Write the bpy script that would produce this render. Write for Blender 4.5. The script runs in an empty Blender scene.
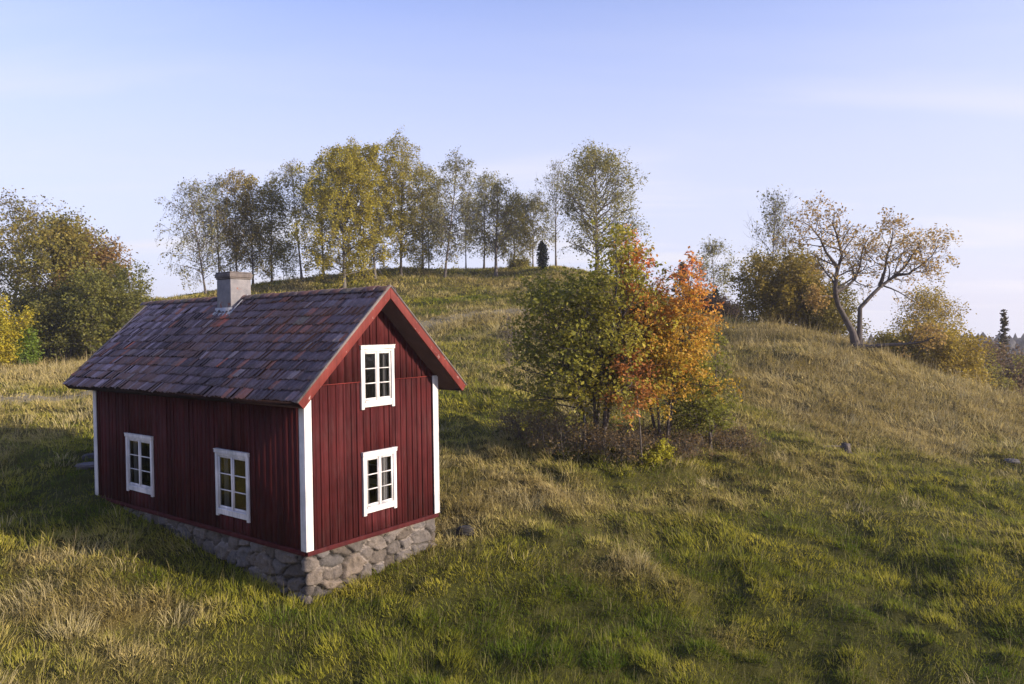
import bpy, math, random
import numpy as np
from mathutils import Vector, Matrix

S = bpy.context.scene
COL = S.collection
R = math.radians

# ---------------------------------------------------------------- camera, sky, sun, exposure
F_PX, PITCH, ROLL, CAM_Z = 740.784, 0.017888, -0.013570, 4.4887
SUN_DIR = Vector((0.952, -0.305, 0)).normalized()
SUN_EL = R(16.5)
cam_d = bpy.data.cameras.new("camera")
cam_d.sensor_width = 36.0
cam_d.lens = F_PX / 1024 * 36.0
cam_d.clip_start, cam_d.clip_end = 0.1, 6000
cam = bpy.data.objects.new("camera", cam_d)
COL.objects.link(cam)
S.camera = cam
cp, sp, cr, sr = math.cos(PITCH), math.sin(PITCH), math.cos(ROLL), math.sin(ROLL)
fwd0, up0, rt0 = Vector((0, cp, -sp)), Vector((0, sp, cp)), Vector((1, 0, 0))
rt, up = rt0 * cr + up0 * sr, up0 * cr - rt0 * sr
cam.matrix_world = Matrix(((rt.x, up.x, -fwd0.x, 0), (rt.y, up.y, -fwd0.y, 0),
                           (rt.z, up.z, -fwd0.z, CAM_Z), (0, 0, 0, 1)))

W_ = bpy.data.worlds.new("World")
S.world = W_
W_.use_nodes = True
nt = W_.node_tree
nt.nodes.clear()
def N(tree, typ, **kw):
    n = tree.nodes.new(typ)
    for k, v in kw.items():
        setattr(n, k, v)
    return n
wo = N(nt, 'ShaderNodeOutputWorld')
bg = N(nt, 'ShaderNodeBackground')
bg.inputs['Strength'].default_value = 0.15
sky = N(nt, 'ShaderNodeTexSky', sky_type='NISHITA', sun_disc=False)
sky.sun_elevation = SUN_EL
sky.sun_rotation = math.atan2(SUN_DIR.x, SUN_DIR.y)
sky.altitude = 100
sky.air_density, sky.dust_density, sky.ozone_density = 1.0, 1.2, 2.0
geo = N(nt, 'ShaderNodeTexCoord')
# keep the lookup above the horizon
sep = N(nt, 'ShaderNodeSeparateXYZ'); nt.links.new(geo.outputs['Generated'], sep.inputs[0])
mx = N(nt, 'ShaderNodeMath', operation='MAXIMUM'); mx.inputs[1].default_value = 0.012
nt.links.new(sep.outputs['Z'], mx.inputs[0])
cmb = N(nt, 'ShaderNodeCombineXYZ')
nt.links.new(sep.outputs['X'], cmb.inputs['X']); nt.links.new(sep.outputs['Y'], cmb.inputs['Y']); nt.links.new(mx.outputs[0], cmb.inputs['Z'])
nt.links.new(cmb.outputs[0], sky.inputs['Vector'])
tintn = N(nt, 'ShaderNodeMix', data_type='RGBA', blend_type='MULTIPLY')
tintn.inputs['Factor'].default_value = 1.0
tintn.inputs['B'].default_value = (1.03, 0.93, 1.27, 1)
nt.links.new(sky.outputs[0], tintn.inputs['A'])
# thin high cloud: direction projected on a high layer
addz = N(nt, 'ShaderNodeMath', operation='ADD'); addz.inputs[1].default_value = 0.10
nt.links.new(mx.outputs[0], addz.inputs[0])
dx = N(nt, 'ShaderNodeMath', operation='DIVIDE'); nt.links.new(sep.outputs['X'], dx.inputs[0]); nt.links.new(addz.outputs[0], dx.inputs[1])
dy = N(nt, 'ShaderNodeMath', operation='DIVIDE'); nt.links.new(sep.outputs['Y'], dy.inputs[0]); nt.links.new(addz.outputs[0], dy.inputs[1])
cc = N(nt, 'ShaderNodeCombineXYZ'); nt.links.new(dx.outputs[0], cc.inputs['X']); nt.links.new(dy.outputs[0], cc.inputs['Y'])
mp = N(nt, 'ShaderNodeMapping'); mp.inputs['Scale'].default_value = (0.30, 0.95, 1); mp.inputs['Rotation'].default_value = (0, 0, 0.12); mp.inputs['Location'].default_value = (7.4, 4.2, 0)
nt.links.new(cc.outputs[0], mp.inputs['Vector'])
nz = N(nt, 'ShaderNodeTexNoise'); nz.inputs['Scale'].default_value = 1.4; nz.inputs['Detail'].default_value = 6; nz.inputs['Roughness'].default_value = 0.5; nz.inputs['Distortion'].default_value = 0.4
nt.links.new(mp.outputs[0], nz.inputs['Vector'])
rmp = N(nt, 'ShaderNodeMapRange', interpolation_type='SMOOTHSTEP'); rmp.inputs['From Min'].default_value = 0.46; rmp.inputs['From Max'].default_value = 0.72; rmp.inputs['To Max'].default_value = 0.95
nt.links.new(nz.outputs['Fac'], rmp.inputs['Value'])
cl = N(nt, 'ShaderNodeMix', data_type='RGBA')
cl.inputs['B'].default_value = (3.42, 3.36, 3.66, 1)
hz = N(nt, 'ShaderNodeValToRGB')      # air whitens towards the horizon
he_ = hz.color_ramp.elements
he_[0].position, he_[0].color = 0.0, (0.92, 0.92, 0.92, 1); he_[1].position, he_[1].color = 0.75, (0.05, 0.05, 0.05, 1)
e_ = he_.new(0.22); e_.color = (0.70, 0.70, 0.70, 1); e_ = he_.new(0.42); e_.color = (0.17, 0.17, 0.17, 1)
nt.links.new(mx.outputs[0], hz.inputs[0])
hzm = N(nt, 'ShaderNodeMix', data_type='RGBA'); hzm.inputs['B'].default_value = (2.92, 2.98, 3.62, 1)
nt.links.new(hz.outputs[0], hzm.inputs['Factor']); nt.links.new(tintn.outputs['Result'], hzm.inputs['A'])
lowc = N(nt, 'ShaderNodeMapRange', interpolation_type='SMOOTHSTEP'); lowc.inputs['From Min'].default_value = 0.40; lowc.inputs['From Max'].default_value = 0.06; lowc.inputs['To Min'].default_value = 0.10
nt.links.new(mx.outputs[0], lowc.inputs['Value'])
cfac = N(nt, 'ShaderNodeMath', operation='MULTIPLY'); nt.links.new(rmp.outputs[0], cfac.inputs[0]); nt.links.new(lowc.outputs[0], cfac.inputs[1])
nt.links.new(cfac.outputs[0], cl.inputs['Factor']); nt.links.new(hzm.outputs['Result'], cl.inputs['A'])
nt.links.new(cl.outputs['Result'], bg.inputs['Color']); nt.links.new(bg.outputs[0], wo.inputs[0])

sun_d = bpy.data.lights.new("sun", 'SUN')
sun_d.energy = 5.0
sun_d.angle = R(0.53)
sun_d.color = (1.0, 0.86, 0.68)
sun = bpy.data.objects.new("sun", sun_d)
COL.objects.link(sun)
sd = SUN_DIR * math.cos(SUN_EL) + Vector((0, 0, math.sin(SUN_EL)))
sun.rotation_euler = sd.to_track_quat('Z', 'Y').to_euler()
sun.location = (30, -15, 25)
vs = S.view_settings
vs.view_transform = 'Standard'; vs.look = 'None'; vs.gamma = 1.0; vs.exposure = 0.85
vs.use_curve_mapping = False
S.cycles.max_bounces = 8
S.cycles.transparent_max_bounces = 8

# ---------------------------------------------------------------- helpers
def at(px, py, D):
    "world point seen at pixel (px, py) of the photograph, D metres in front"
    a, b = px - 512, py - 342
    xx, yy = a * cr + b * sr, -a * sr + b * cr
    d = Vector((xx / F_PX, 0, 0)) + fwd0 + up0 * (-yy / F_PX)
    d = d / d.y
    return Vector((0, 0, CAM_Z)) + d * D

def h2(ix, iy, seed):
    n = (ix.astype(np.int64) * 374761393 + iy.astype(np.int64) * 668265263 + seed * 974634541) & 0xffffffff
    n = ((n ^ (n >> 13)) * 1274126177) & 0xffffffff
    n = ((n ^ (n >> 16)) * 2246822519) & 0xffffffff
    return ((n ^ (n >> 15)) & 0xffffff) / float(0xffffff)

def vnoise(x, y, seed=0):
    x = np.asarray(x, float); y = np.asarray(y, float)
    ix, iy = np.floor(x), np.floor(y)
    fx, fy = x - ix, y - iy
    fx = fx * fx * (3 - 2 * fx); fy = fy * fy * (3 - 2 * fy)
    a, b = h2(ix, iy, seed), h2(ix + 1, iy, seed)
    c, d = h2(ix, iy + 1, seed), h2(ix + 1, iy + 1, seed)
    return (a * (1 - fx) + b * fx) * (1 - fy) + (c * (1 - fx) + d * fx) * fy

def fbm(x, y, seed=0, oct=3):
    s, a, t = 0, 1.0, 0
    for k in range(oct):
        s = s + a * vnoise(x * 2 ** k, y * 2 ** k, seed + 17 * k); t += a; a *= 0.5
    return s / t

def noise3(p, scale, seed=0):
    p = p * scale
    return (vnoise(p[:, 0] + 7.3 * p[:, 2], p[:, 1] - 3.1 * p[:, 2], seed) * 0.5
            + vnoise(p[:, 0], p[:, 2], seed + 5) * 0.25 + vnoise(p[:, 1], p[:, 2] + 9.1, seed + 9) * 0.25)

def np_mesh(name, V, faces_flat, counts, mat, parent=None, tint=None, smooth=False, link=True):
    me = bpy.data.meshes.new(name)
    V = np.asarray(V, np.float32)
    counts = np.asarray(counts, np.int32)
    faces_flat = np.asarray(faces_flat, np.int32)
    me.vertices.add(len(V)); me.vertices.foreach_set('co', V.ravel())
    me.loops.add(len(faces_flat)); me.loops.foreach_set('vertex_index', faces_flat)
    me.polygons.add(len(counts))
    starts = np.concatenate(([0], np.cumsum(counts)[:-1])).astype(np.int32)
    me.polygons.foreach_set('loop_start', starts)
    try:
        me.polygons.foreach_set('loop_total', counts)
    except Exception:
        pass
    if smooth:
        me.polygons.foreach_set('use_smooth', np.ones(len(counts), bool))
    if tint is not None:
        at_ = me.attributes.new('tint', 'FLOAT_COLOR', 'POINT')
        c = np.ones((len(V), 4), np.float32); c[:, :3] = tint
        at_.data.foreach_set('color', c.ravel())
    me.update(calc_edges=True)
    me.materials.append(mat)
    o = bpy.data.objects.new(name, me)
    if link:
        COL.objects.link(o)
    if parent:
        o.parent = parent
    return o

class MB:
    "collects boxes, tubes and polygons, then links them as one mesh object"
    def __init__(s):
        s.v, s.f, s.c = [], [], []
    def add(s, vs_, fs, col=None):
        b = len(s.v)
        s.v += [tuple(q) for q in vs_]
        s.f += [tuple(i + b for i in f) for f in fs]
        s.c += [col or (1, 1, 1)] * len(vs_)
    def box(s, a, b, col=None, jit=0):
        (x0, y0, z0), (x1, y1, z1) = a, b
        s.add([(x0, y0, z0), (x1, y0, z0), (x1, y1, z0), (x0, y1, z0), (x0, y0, z1), (x1, y0, z1), (x1, y1, z1), (x0, y1, z1)],
              [(3, 2, 1, 0), (4, 5, 6, 7), (0, 1, 5, 4), (1, 2, 6, 5), (2, 3, 7, 6), (3, 0, 4, 7)], col)
    def prism(s, poly, y0, y1, col=None):
        "polygon in the x-z plane extruded along y"
        n = len(poly)
        vs_ = [(x, y0, z) for x, z in poly] + [(x, y1, z) for x, z in poly]
        s.add(vs_, [tuple(range(n)), tuple(range(2 * n - 1, n - 1, -1))] + [((i + 1) % n, i, i + n, (i + 1) % n + n) for i in range(n)], col)
    def tube(s, pts, rad, sides=5, col=None, cap=False):
        b = len(s.v); n = len(pts)
        prev = None
        for i, p in enumerate(pts):
            d = (pts[min(i + 1, n - 1)] - pts[max(i - 1, 0)])
            if d.length < 1e-9: d = Vector((0, 0, 1))
            d.normalize()
            u = (prev - d * prev.dot(d)) if prev is not None else d.orthogonal()
            if u.length < 1e-6: u = d.orthogonal()
            u.normalize(); prev = u
            w = d.cross(u)
            for k in range(sides):
                a = 2 * math.pi * k / sides
                q = p + (u * math.cos(a) + w * math.sin(a)) * rad[i]
                s.v.append((q.x, q.y, q.z)); s.c.append(col or (1, 1, 1))
        for i in range(n - 1):
            for k in range(sides):
                k2 = (k + 1) % sides
                s.f.append((b + i * sides + k, b + i * sides + k2, b + (i + 1) * sides + k2, b + (i + 1) * sides + k))
        if cap:
            s.f.append(tuple(b + (n - 1) * sides + k for k in range(sides)))
    def build(s, name, mat, parent=None, tint=False, smooth=False, bevel=0):
        flat = [i for f in s.f for i in f]
        o = np_mesh(name, np.array(s.v), flat, [len(f) for f in s.f], mat, parent, np.array(s.c) if tint else None, smooth)
        if bevel:
            m = o.modifiers.new('bevel', 'BEVEL'); m.width = bevel; m.segments = 2; m.limit_method = 'ANGLE'; m.angle_limit = R(50)
        return o

def tag(o, label=None, cat=None, group=None, kind=None):
    if label: o['label'] = label
    if cat: o['category'] = cat
    if group: o['group'] = group
    if kind: o['kind'] = kind
    return o

def empty(name, loc, rz=0):
    o = bpy.data.objects.new(name, None)
    COL.objects.link(o); o.location = loc; o.rotation_euler = (0, 0, rz)
    return o

# ---------------------------------------------------------------- materials
def mat_new(name):
    m = bpy.data.materials.new(name); m.use_nodes = True
    t = m.node_tree; t.nodes.clear()
    out = N(t, 'ShaderNodeOutputMaterial'); b = N(t, 'ShaderNodeBsdfPrincipled')
    t.links.new(b.outputs[0], out.inputs[0])
    return m, t, b, out

def ramp(t, fac, stops):
    r = N(t, 'ShaderNodeValToRGB')
    el = r.color_ramp.elements
    while len(el) < len(stops): el.new(0.5)
    for e, (p, c) in zip(el, stops):
        e.position = p; e.color = (*c, 1) if len(c) == 3 else c
    t.links.new(fac, r.inputs[0]); return r.outputs[0]

def tnoise(t, scale, detail=4, rough=0.6, vec=None, stretch=None, dist=0):
    n = N(t, 'ShaderNodeTexNoise')
    n.inputs['Scale'].default_value = scale; n.inputs['Detail'].default_value = detail; n.inputs['Roughness'].default_value = rough; n.inputs['Distortion'].default_value = dist
    tc = N(t, 'ShaderNodeTexCoord'); src = tc.outputs['Object']
    if stretch:
        m = N(t, 'ShaderNodeMapping'); m.inputs['Scale'].default_value = stretch
        t.links.new(src, m.inputs['Vector']); src = m.outputs[0]
    t.links.new(src, n.inputs['Vector'])
    return n.outputs['Fac']

def mul(t, a, b, fac=1.0, mode='MULTIPLY'):
    m = N(t, 'ShaderNodeMix', data_type='RGBA', blend_type=mode)
    if isinstance(fac, (int, float)): m.inputs['Factor'].default_value = fac
    else: t.links.new(fac, m.inputs['Factor'])
    for s_, x in (('A', a), ('B', b)):
        if isinstance(x, tuple): m.inputs[s_].default_value = (*x, 1)
        else: t.links.new(x, m.inputs[s_])
    return m.outputs['Result']

def bump(t, b, h, strength=0.4, dist=0.02):
    n = N(t, 'ShaderNodeBump'); n.inputs['Strength'].default_value = strength; n.inputs['Distance'].default_value = dist
    t.links.new(h, n.inputs['Height']); t.links.new(n.outputs[0], b.inputs['Normal'])

def attr(t, name='tint'):
    a = N(t, 'ShaderNodeAttribute'); a.attribute_name = name; return a.outputs['Color']

def wood_paint(name, c0, c1, fade=None, peel=None, rough=0.8, grain=(30, 30, 1.2), peel_lo=0.62):
    m, t, b, o = mat_new(name)
    g = tnoise(t, 1.0, 6, 0.65, stretch=grain)
    col = ramp(t, g, [(0.25, c0), (0.75, c1)])
    w = tnoise(t, 1.3, 4, 0.6)
    col = mul(t, col, ramp(t, w, [(0.3, (0.66, 0.66, 0.68)), (0.7, (1.18, 1.12, 1.10))])
                      )
    sk = tnoise(t, 1.0, 4, 0.6, stretch=(5, 5, 0.5))
    col = mul(t, col, ramp(t, sk, [(0.3, (0.78, 0.78, 0.8)), (0.7, (1.15, 1.13, 1.12))]))
    if fade:
        fd = tnoise(t, 1.0, 7, 0.75, stretch=(4, 4, 1.1))
        col = mul(t, col, fade, mul(t, ramp(t, fd, [(0.50, (0, 0, 0)), (0.72, (1, 1, 1))]), (0.45, 0.45, 0.45)), 'MIX')
    if peel:
        pn = tnoise(t, 9, 5, 0.7)
        mk = ramp(t, pn, [(peel_lo, (0, 0, 0)), (peel_lo + 0.04, (1, 1, 1))])
        col = mul(t, col, peel, mk, 'MIX')
    a = attr(t)
    col = mul(t, col, a)
    t.links.new(col, b.inputs['Base Color'])
    b.inputs['Roughness'].default_value = rough
    b.inputs['Specular IOR Level'].default_value = 0.10
    bump(t, b, g, 0.35, 0.01)
    return m

M_RED = wood_paint("falu_red_boards", (0.044, 0.0075, 0.0085), (0.072, 0.0135, 0.0145), fade=(0.086, 0.036, 0.034))
M_TRIMRED = wood_paint("red_trim_paint", (0.075, 0.014, 0.014), (0.115, 0.023, 0.021), rough=0.6)
M_RAKE = wood_paint("red_rake_paint", (0.115, 0.024, 0.021), (0.175, 0.040, 0.033), rough=0.6, peel=(0.45, 0.36, 0.34), peel_lo=0.645)
M_WHITE = wood_paint("white_paint", (0.52, 0.52, 0.51), (0.76, 0.76, 0.75), rough=0.55, peel=(0.42, 0.39, 0.35), peel_lo=0.665)
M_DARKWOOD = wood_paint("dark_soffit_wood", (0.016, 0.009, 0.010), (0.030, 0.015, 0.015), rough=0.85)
M_GREYWOOD = wood_paint("weathered_grey_wood", (0.13, 0.12, 0.11), (0.26, 0.24, 0.22), rough=0.9)
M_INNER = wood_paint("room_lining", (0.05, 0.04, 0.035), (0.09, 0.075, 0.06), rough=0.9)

m, t, b, o = mat_new("old_window_glass"); M_GLASS = m
b.inputs['Base Color'].default_value = (0.9, 0.95, 0.95, 1); b.inputs['Roughness'].default_value = 0.02
tr = N(t, 'ShaderNodeBsdfTransparent'); tr.inputs[0].default_value = (0.62, 0.68, 0.70, 1)
gl = N(t, 'ShaderNodeBsdfGlossy'); gl.inputs['Roughness'].default_value = 0.03
fr = N(t, 'ShaderNodeFresnel'); fr.inputs['IOR'].default_value = 1.6
bn = N(t, 'ShaderNodeBump'); bn.inputs['Strength'].default_value = 0.25; bn.inputs['Distance'].default_value = 0.01
t.links.new(tnoise(t, 5, 2, 0.4), bn.inputs['Height']); t.links.new(bn.outputs[0], gl.inputs['Normal']); t.links.new(bn.outputs[0], fr.inputs['Normal'])
mxs = N(t, 'ShaderNodeMixShader'); t.links.new(fr.outputs[0], mxs.inputs[0]); t.links.new(tr.outputs[0], mxs.inputs[1]); t.links.new(gl.outputs[0], mxs.inputs[2])
t.links.new(mxs.outputs[0], o.inputs[0])

m, t, b, o = mat_new("curtain_cloth"); M_CURTAIN = m
b.inputs['Base Color'].default_value = (0.42, 0.36, 0.36, 1); b.inputs['Roughness'].default_value = 0.9

m, t, b, o = mat_new("clay_roof_tile"); M_TILE = m
a = attr(t)
n1 = tnoise(t, 14, 6, 0.7)
col = mul(t, a, ramp(t, n1, [(0.25, (0.55, 0.52, 0.55)), (0.75, (1.35, 1.3, 1.35))]))
lich = ramp(t, tnoise(t, 9.0, 7, 0.8), [(0.54, (0, 0, 0)), (0.64, (1, 1, 1))])
col = mul(t, col, (0.17, 0.155, 0.18), mul(t, lich, (0.6, 0.6, 0.6)), 'MIX')
moss = ramp(t, tnoise(t, 1.9, 6, 0.7), [(0.60, (0, 0, 0)), (0.72, (1, 1, 1))])
col = mul(t, col, (0.055, 0.05, 0.022), mul(t, moss, (0.6, 0.6, 0.6)), 'MIX')
t.links.new(col, b.inputs['Base Color'])
b.inputs['Roughness'].default_value = 0.62; b.inputs['Specular IOR Level'].default_value = 0.4
bump(t, b, n1, 0.5, 0.01)

m, t, b, o = mat_new("field_stone"); M_STONE = m
a = attr(t)
n1 = tnoise(t, 7, 8, 0.7); n2 = tnoise(t, 38, 4, 0.7)
col = mul(t, a, ramp(t, n1, [(0.28, (0.5, 0.49, 0.5)), (0.72, (1.3, 1.25, 1.2))]))
col = mul(t, col, ramp(t, n2, [(0.3, (0.72, 0.72, 0.72)), (0.7, (1.15, 1.15, 1.15))]))
t.links.new(col, b.inputs['Base Color']); b.inputs['Roughness'].default_value = 0.9
bump(t, b, mul(t, n1, n2, 0.5, 'MIX'), 1.0, 0.045)

m, t, b, o = mat_new("limewashed_chimney_render"); M_RENDER = m
n1 = tnoise(t, 4, 7, 0.7)
col = ramp(t, n1, [(0.3, (0.11, 0.108, 0.118)), (0.6, (0.19, 0.178, 0.182)), (0.8, (0.30, 0.275, 0.275))])
brk = ramp(t, tnoise(t, 3.1, 5, 0.7), [(0.62, (0, 0, 0)), (0.66, (1, 1, 1))])
col = mul(t, col, (0.20, 0.075, 0.05), brk, 'MIX')
t.links.new(col, b.inputs['Base Color']); b.inputs['Roughness'].default_value = 0.9
bump(t, b, n1, 0.5, 0.02)
m, t, b, o = mat_new("sooty_chimney_cap"); M_CAP = m
t.links.new(ramp(t, tnoise(t, 5, 6, 0.7), [(0.3, (0.06, 0.05, 0.048)), (0.7, (0.16, 0.135, 0.125))]), b.inputs['Base Color']); b.inputs['Roughness'].default_value = 0.9
m, t, b, o = mat_new("grey_zinc"); M_ZINC = m
t.links.new(ramp(t, tnoise(t, 6, 4, 0.6), [(0.3, (0.22, 0.22, 0.24)), (0.7, (0.42, 0.42, 0.44))]), b.inputs['Base Color']); b.inputs['Roughness'].default_value = 0.6
b.inputs['Metallic'].default_value = 0.3

def leaf_mat(name, trans=0.5, rough=0.55, spec=True):
    m, t, b, o = mat_new(name)
    a = attr(t)
    b.inputs['Roughness'].default_value = rough; b.inputs['Specular IOR Level'].default_value = 0.25 if spec else 0.06
    t.links.new(a, b.inputs['Base Color'])
    tl = N(t, 'ShaderNodeBsdfTranslucent'); t.links.new(a, tl.inputs['Color'])
    ms = N(t, 'ShaderNodeMixShader'); ms.inputs[0].default_value = trans
    t.links.new(b.outputs[0], ms.inputs[1]); t.links.new(tl.outputs[0], ms.inputs[2])
    t.links.new(ms.outputs[0], o.inputs[0])
    return m
M_LEAF = leaf_mat("autumn_leaf")
M_GRASS = leaf_mat("grass_blade", 0.34, 0.7, False)
def bark(name, c0, c1, sc=(8, 8, 3)):
    m, t, b, o = mat_new(name)
    n = tnoise(t, 1.0, 6, 0.7, stretch=sc)
    t.links.new(ramp(t, n, [(0.3, c0), (0.7, c1)]), b.inputs['Base Color'])
    b.inputs['Roughness'].default_value = 0.9
    bump(t, b, n, 0.6, 0.03); return m
M_BARK = bark("grey_brown_bark", (0.05, 0.04, 0.035), (0.15, 0.125, 0.105))
M_BARKD = bark("dark_bark", (0.035, 0.028, 0.026), (0.10, 0.08, 0.072))
M_BIRCH = bark("birch_bark", (0.04, 0.034, 0.03), (0.16, 0.145, 0.13), (3, 3, 5))
M_PALEBARK = bark("pale_sapling_bark", (0.20, 0.18, 0.16), (0.42, 0.39, 0.36), (8, 8, 8))

# ---------------------------------------------------------------- terrain
H0 = Vector((-4.17312, 14.811395, 0.0)); YAW = 0.9227323547
U, V_ = Vector((math.cos(YAW), math.sin(YAW), 0)), Vector((-math.sin(YAW), math.cos(YAW), 0))
HW, HL, HE, HR, OG, OF, OE = 3.8, 9.132, 3.1315, 5.3889, 0.528, 0.657, 0.50

def plane_z(x, y):
    return -0.93 + (x + 4.43) * (-0.044) + (y - 14.47) * 0.134
ctrl = []
for x in (-16, -9, -4, 1, 7, 13):
    for y in (-4, 3, 9, 14, 19, 24):
        if x > 5 and y > 20: continue
        ctrl.append((x, y, plane_z(x, y) + (0.0 if y > 8 else 0.05 * (8 - y))))
PX = [(50, 395, 36), (50, 350, 60), (0, 352, 58), (135, 347, 62), (100, 428, 27.5), (0, 330, 90),
      (100, 318, 70), (150, 304, 72), (200, 295, 77), (250, 286, 81), (300, 279, 84), (345, 274, 86), (390, 271, 87), (440, 269, 88), (500, 268, 88), (560, 268, 87),
      (640, 287, 76), (690, 308, 64), (720, 321, 54), (348, 289, 76), (446, 279, 79), (500, 276, 81),
      (475, 316, 58), (425, 300, 68), (500, 291, 71), (430, 341, 49), (540, 343, 48), (480, 372, 38), (560, 402, 33), (620, 330, 53),
      (610, 452, 25), (700, 440, 27), (680, 385, 35),
      (790, 334, 47.5), (860, 353, 43), (940, 381, 40), (1024, 403, 38), (1100, 428, 36),
      (860, 446, 28), (760, 430, 29.5), (760, 370, 39), (900, 402, 34), (1024, 466, 27), (960, 425, 32)]
for a in PX:
    q = at(*a); ctrl.append(tuple(q))
def beyond(px, D, z): q = at(px, 340, D); ctrl.append((q.x, q.y, z))
for px, D, z in [(715, 66, 3.6), (715, 85, 1.5), (790, 58, 2.6), (790, 78, 0.0), (860, 54, 1.5), (860, 75, -1.5), (940, 50, -0.6), (940, 72, -4), (1024, 50, -2.6), (1024, 75, -6),
                 (1120, 60, -6), (450, 104, 10.0), (560, 104, 9.4), (300, 104, 8.6), (150, 96, 4.5), (640, 100, 5.5), (-100, 60, 4), (-100, 90, 6)]:
    beyond(px, D, z)
ctrl += [(-45, 20, 3.0), (-40, 0, 1.0), (40, 0, -4), (45, 20, -3.5), (0, -30, -3), (30, -30, -5), (-30, -30, -1)]
CP = np.array(ctrl)
def _tps(r2): return 0.5 * r2 * np.log(np.maximum(r2, 1e-9))
_SC = 30.0
_n = len(CP); _P = CP[:, :2] / _SC
_A = np.zeros((_n + 3, _n + 3))
_A[:_n, :_n] = _tps(((_P[:, None] - _P[None]) ** 2).sum(-1)) + np.eye(_n) * 0.0015
_A[:_n, _n] = 1; _A[:_n, _n + 1:] = _P; _A[_n, :_n] = 1; _A[_n + 1:, :_n] = _P.T
_w = np.linalg.solve(_A, np.concatenate([CP[:, 2], np.zeros(3)]))
def base_z(x, y):
    x = np.asarray(x, float); y = np.asarray(y, float)
    out = np.zeros(x.shape).ravel(); xf, yf = x.ravel(), y.ravel()
    for i in range(0, len(xf), 60000):
        X, Y = xf[i:i + 60000] / _SC, yf[i:i + 60000] / _SC
        k = _tps((X[:, None] - _P[None, :, 0]) ** 2 + (Y[:, None] - _P[None, :, 1]) ** 2)
        out[i:i + 60000] = k @ _w[:_n] + _w[_n] + X * _w[_n + 1] + Y * _w[_n + 2]
    r = np.sqrt(xf ** 2 + (yf - 40) ** 2)
    m = np.clip((r - 75) / 60, 0, 1); m = m * m * (3 - 2 * m)
    far = -16 + 6.5 * np.exp(-((r - 380) / 90) ** 2) + 6 * (fbm(xf / 90, yf / 90, 3, 3) - 0.5)
    out = out * (1 - m) + far * m
    return out.reshape(x.shape)

TC = 0.62   # tussock cell
def tussock(x, y):
    "nearest tussock: offset vector, size, id"
    ix, iy = np.floor(x / TC), np.floor(y / TC)
    best = np.full(x.shape, 1e9); bx = np.zeros(x.shape); by = np.zeros(x.shape); bi = np.zeros(x.shape)
    for a in (-1, 0, 1):
        for b_ in (-1, 0, 1):
            cx = (ix + a + 0.1 + 0.8 * h2(ix + a, iy + b_, 11)) * TC
            cy = (iy + b_ + 0.1 + 0.8 * h2(ix + a, iy + b_, 12)) * TC
            d = (x - cx) ** 2 + (y - cy) ** 2
            k = d < best
            best = np.where(k, d, best); bx = np.where(k, x - cx, bx); by = np.where(k, y - cy, by)
            bi = np.where(k, h2(ix + a, iy + b_, 13), bi)
    return bx, by, np.sqrt(best), bi

def in_house(x, y, mrg=0.0):
    u = (x - H0.x) * U.x + (y - H0.y) * U.y; v = (x - H0.x) * V_.x + (y - H0.y) * V_.y
    return (u > -mrg) & (u < HW + mrg) & (v > -mrg) & (v < HL + mrg), u, v

def ground_z(x, y, bumps=True):
    x = np.asarray(x, float); y = np.asarray(y, float)
    z = base_z(x, y)
    if bumps:
        r = np.sqrt(x ** 2 + y ** 2)
        bx, by, d, bi = tussock(x, y)
        amp = np.clip(bi - 0.30, 0, 1) * 0.42 * (0.4 + vnoise(x / 5, y / 5, 31))
        z = z + amp * np.clip(1 - (d / 0.46) ** 2, 0, 1) * np.clip(1.4 - r / 70, 0, 1)
        z = z + (fbm(x / 2.1, y / 2.1, 41, 3) - 0.5) * 0.55 + (vnoise(x / 7, y / 7, 44) - 0.5) * 0.5 * np.clip((r - 14) / 15, 0, 1)
        _h, u, v = in_house(x, y)
        out = np.maximum(np.maximum(-u, u - HW), np.maximum(-v, v - HL))
        wgt = np.clip((out - 0.1) / 1.3, 0, 1); zb0 = base_z(x, y)
        z = zb0 + (z - zb0) * wgt - 0.09 * (1 - wgt)
    return z
def gz(x, y): return float(ground_z(np.array([x]), np.array([y]))[0])
def ghit(px, py):
    "march the view ray of a photo pixel to the ground"
    D = np.arange(9, 110, 0.25)
    d = at(px, py, 1.0) - Vector((0, 0, CAM_Z))
    z = CAM_Z + d.z * D; g = base_z(d.x * D, D)
    k = int(np.argmax(z < g)) if (z < g).any() else len(D) - 1
    return d.x * D[k], D[k]

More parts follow.
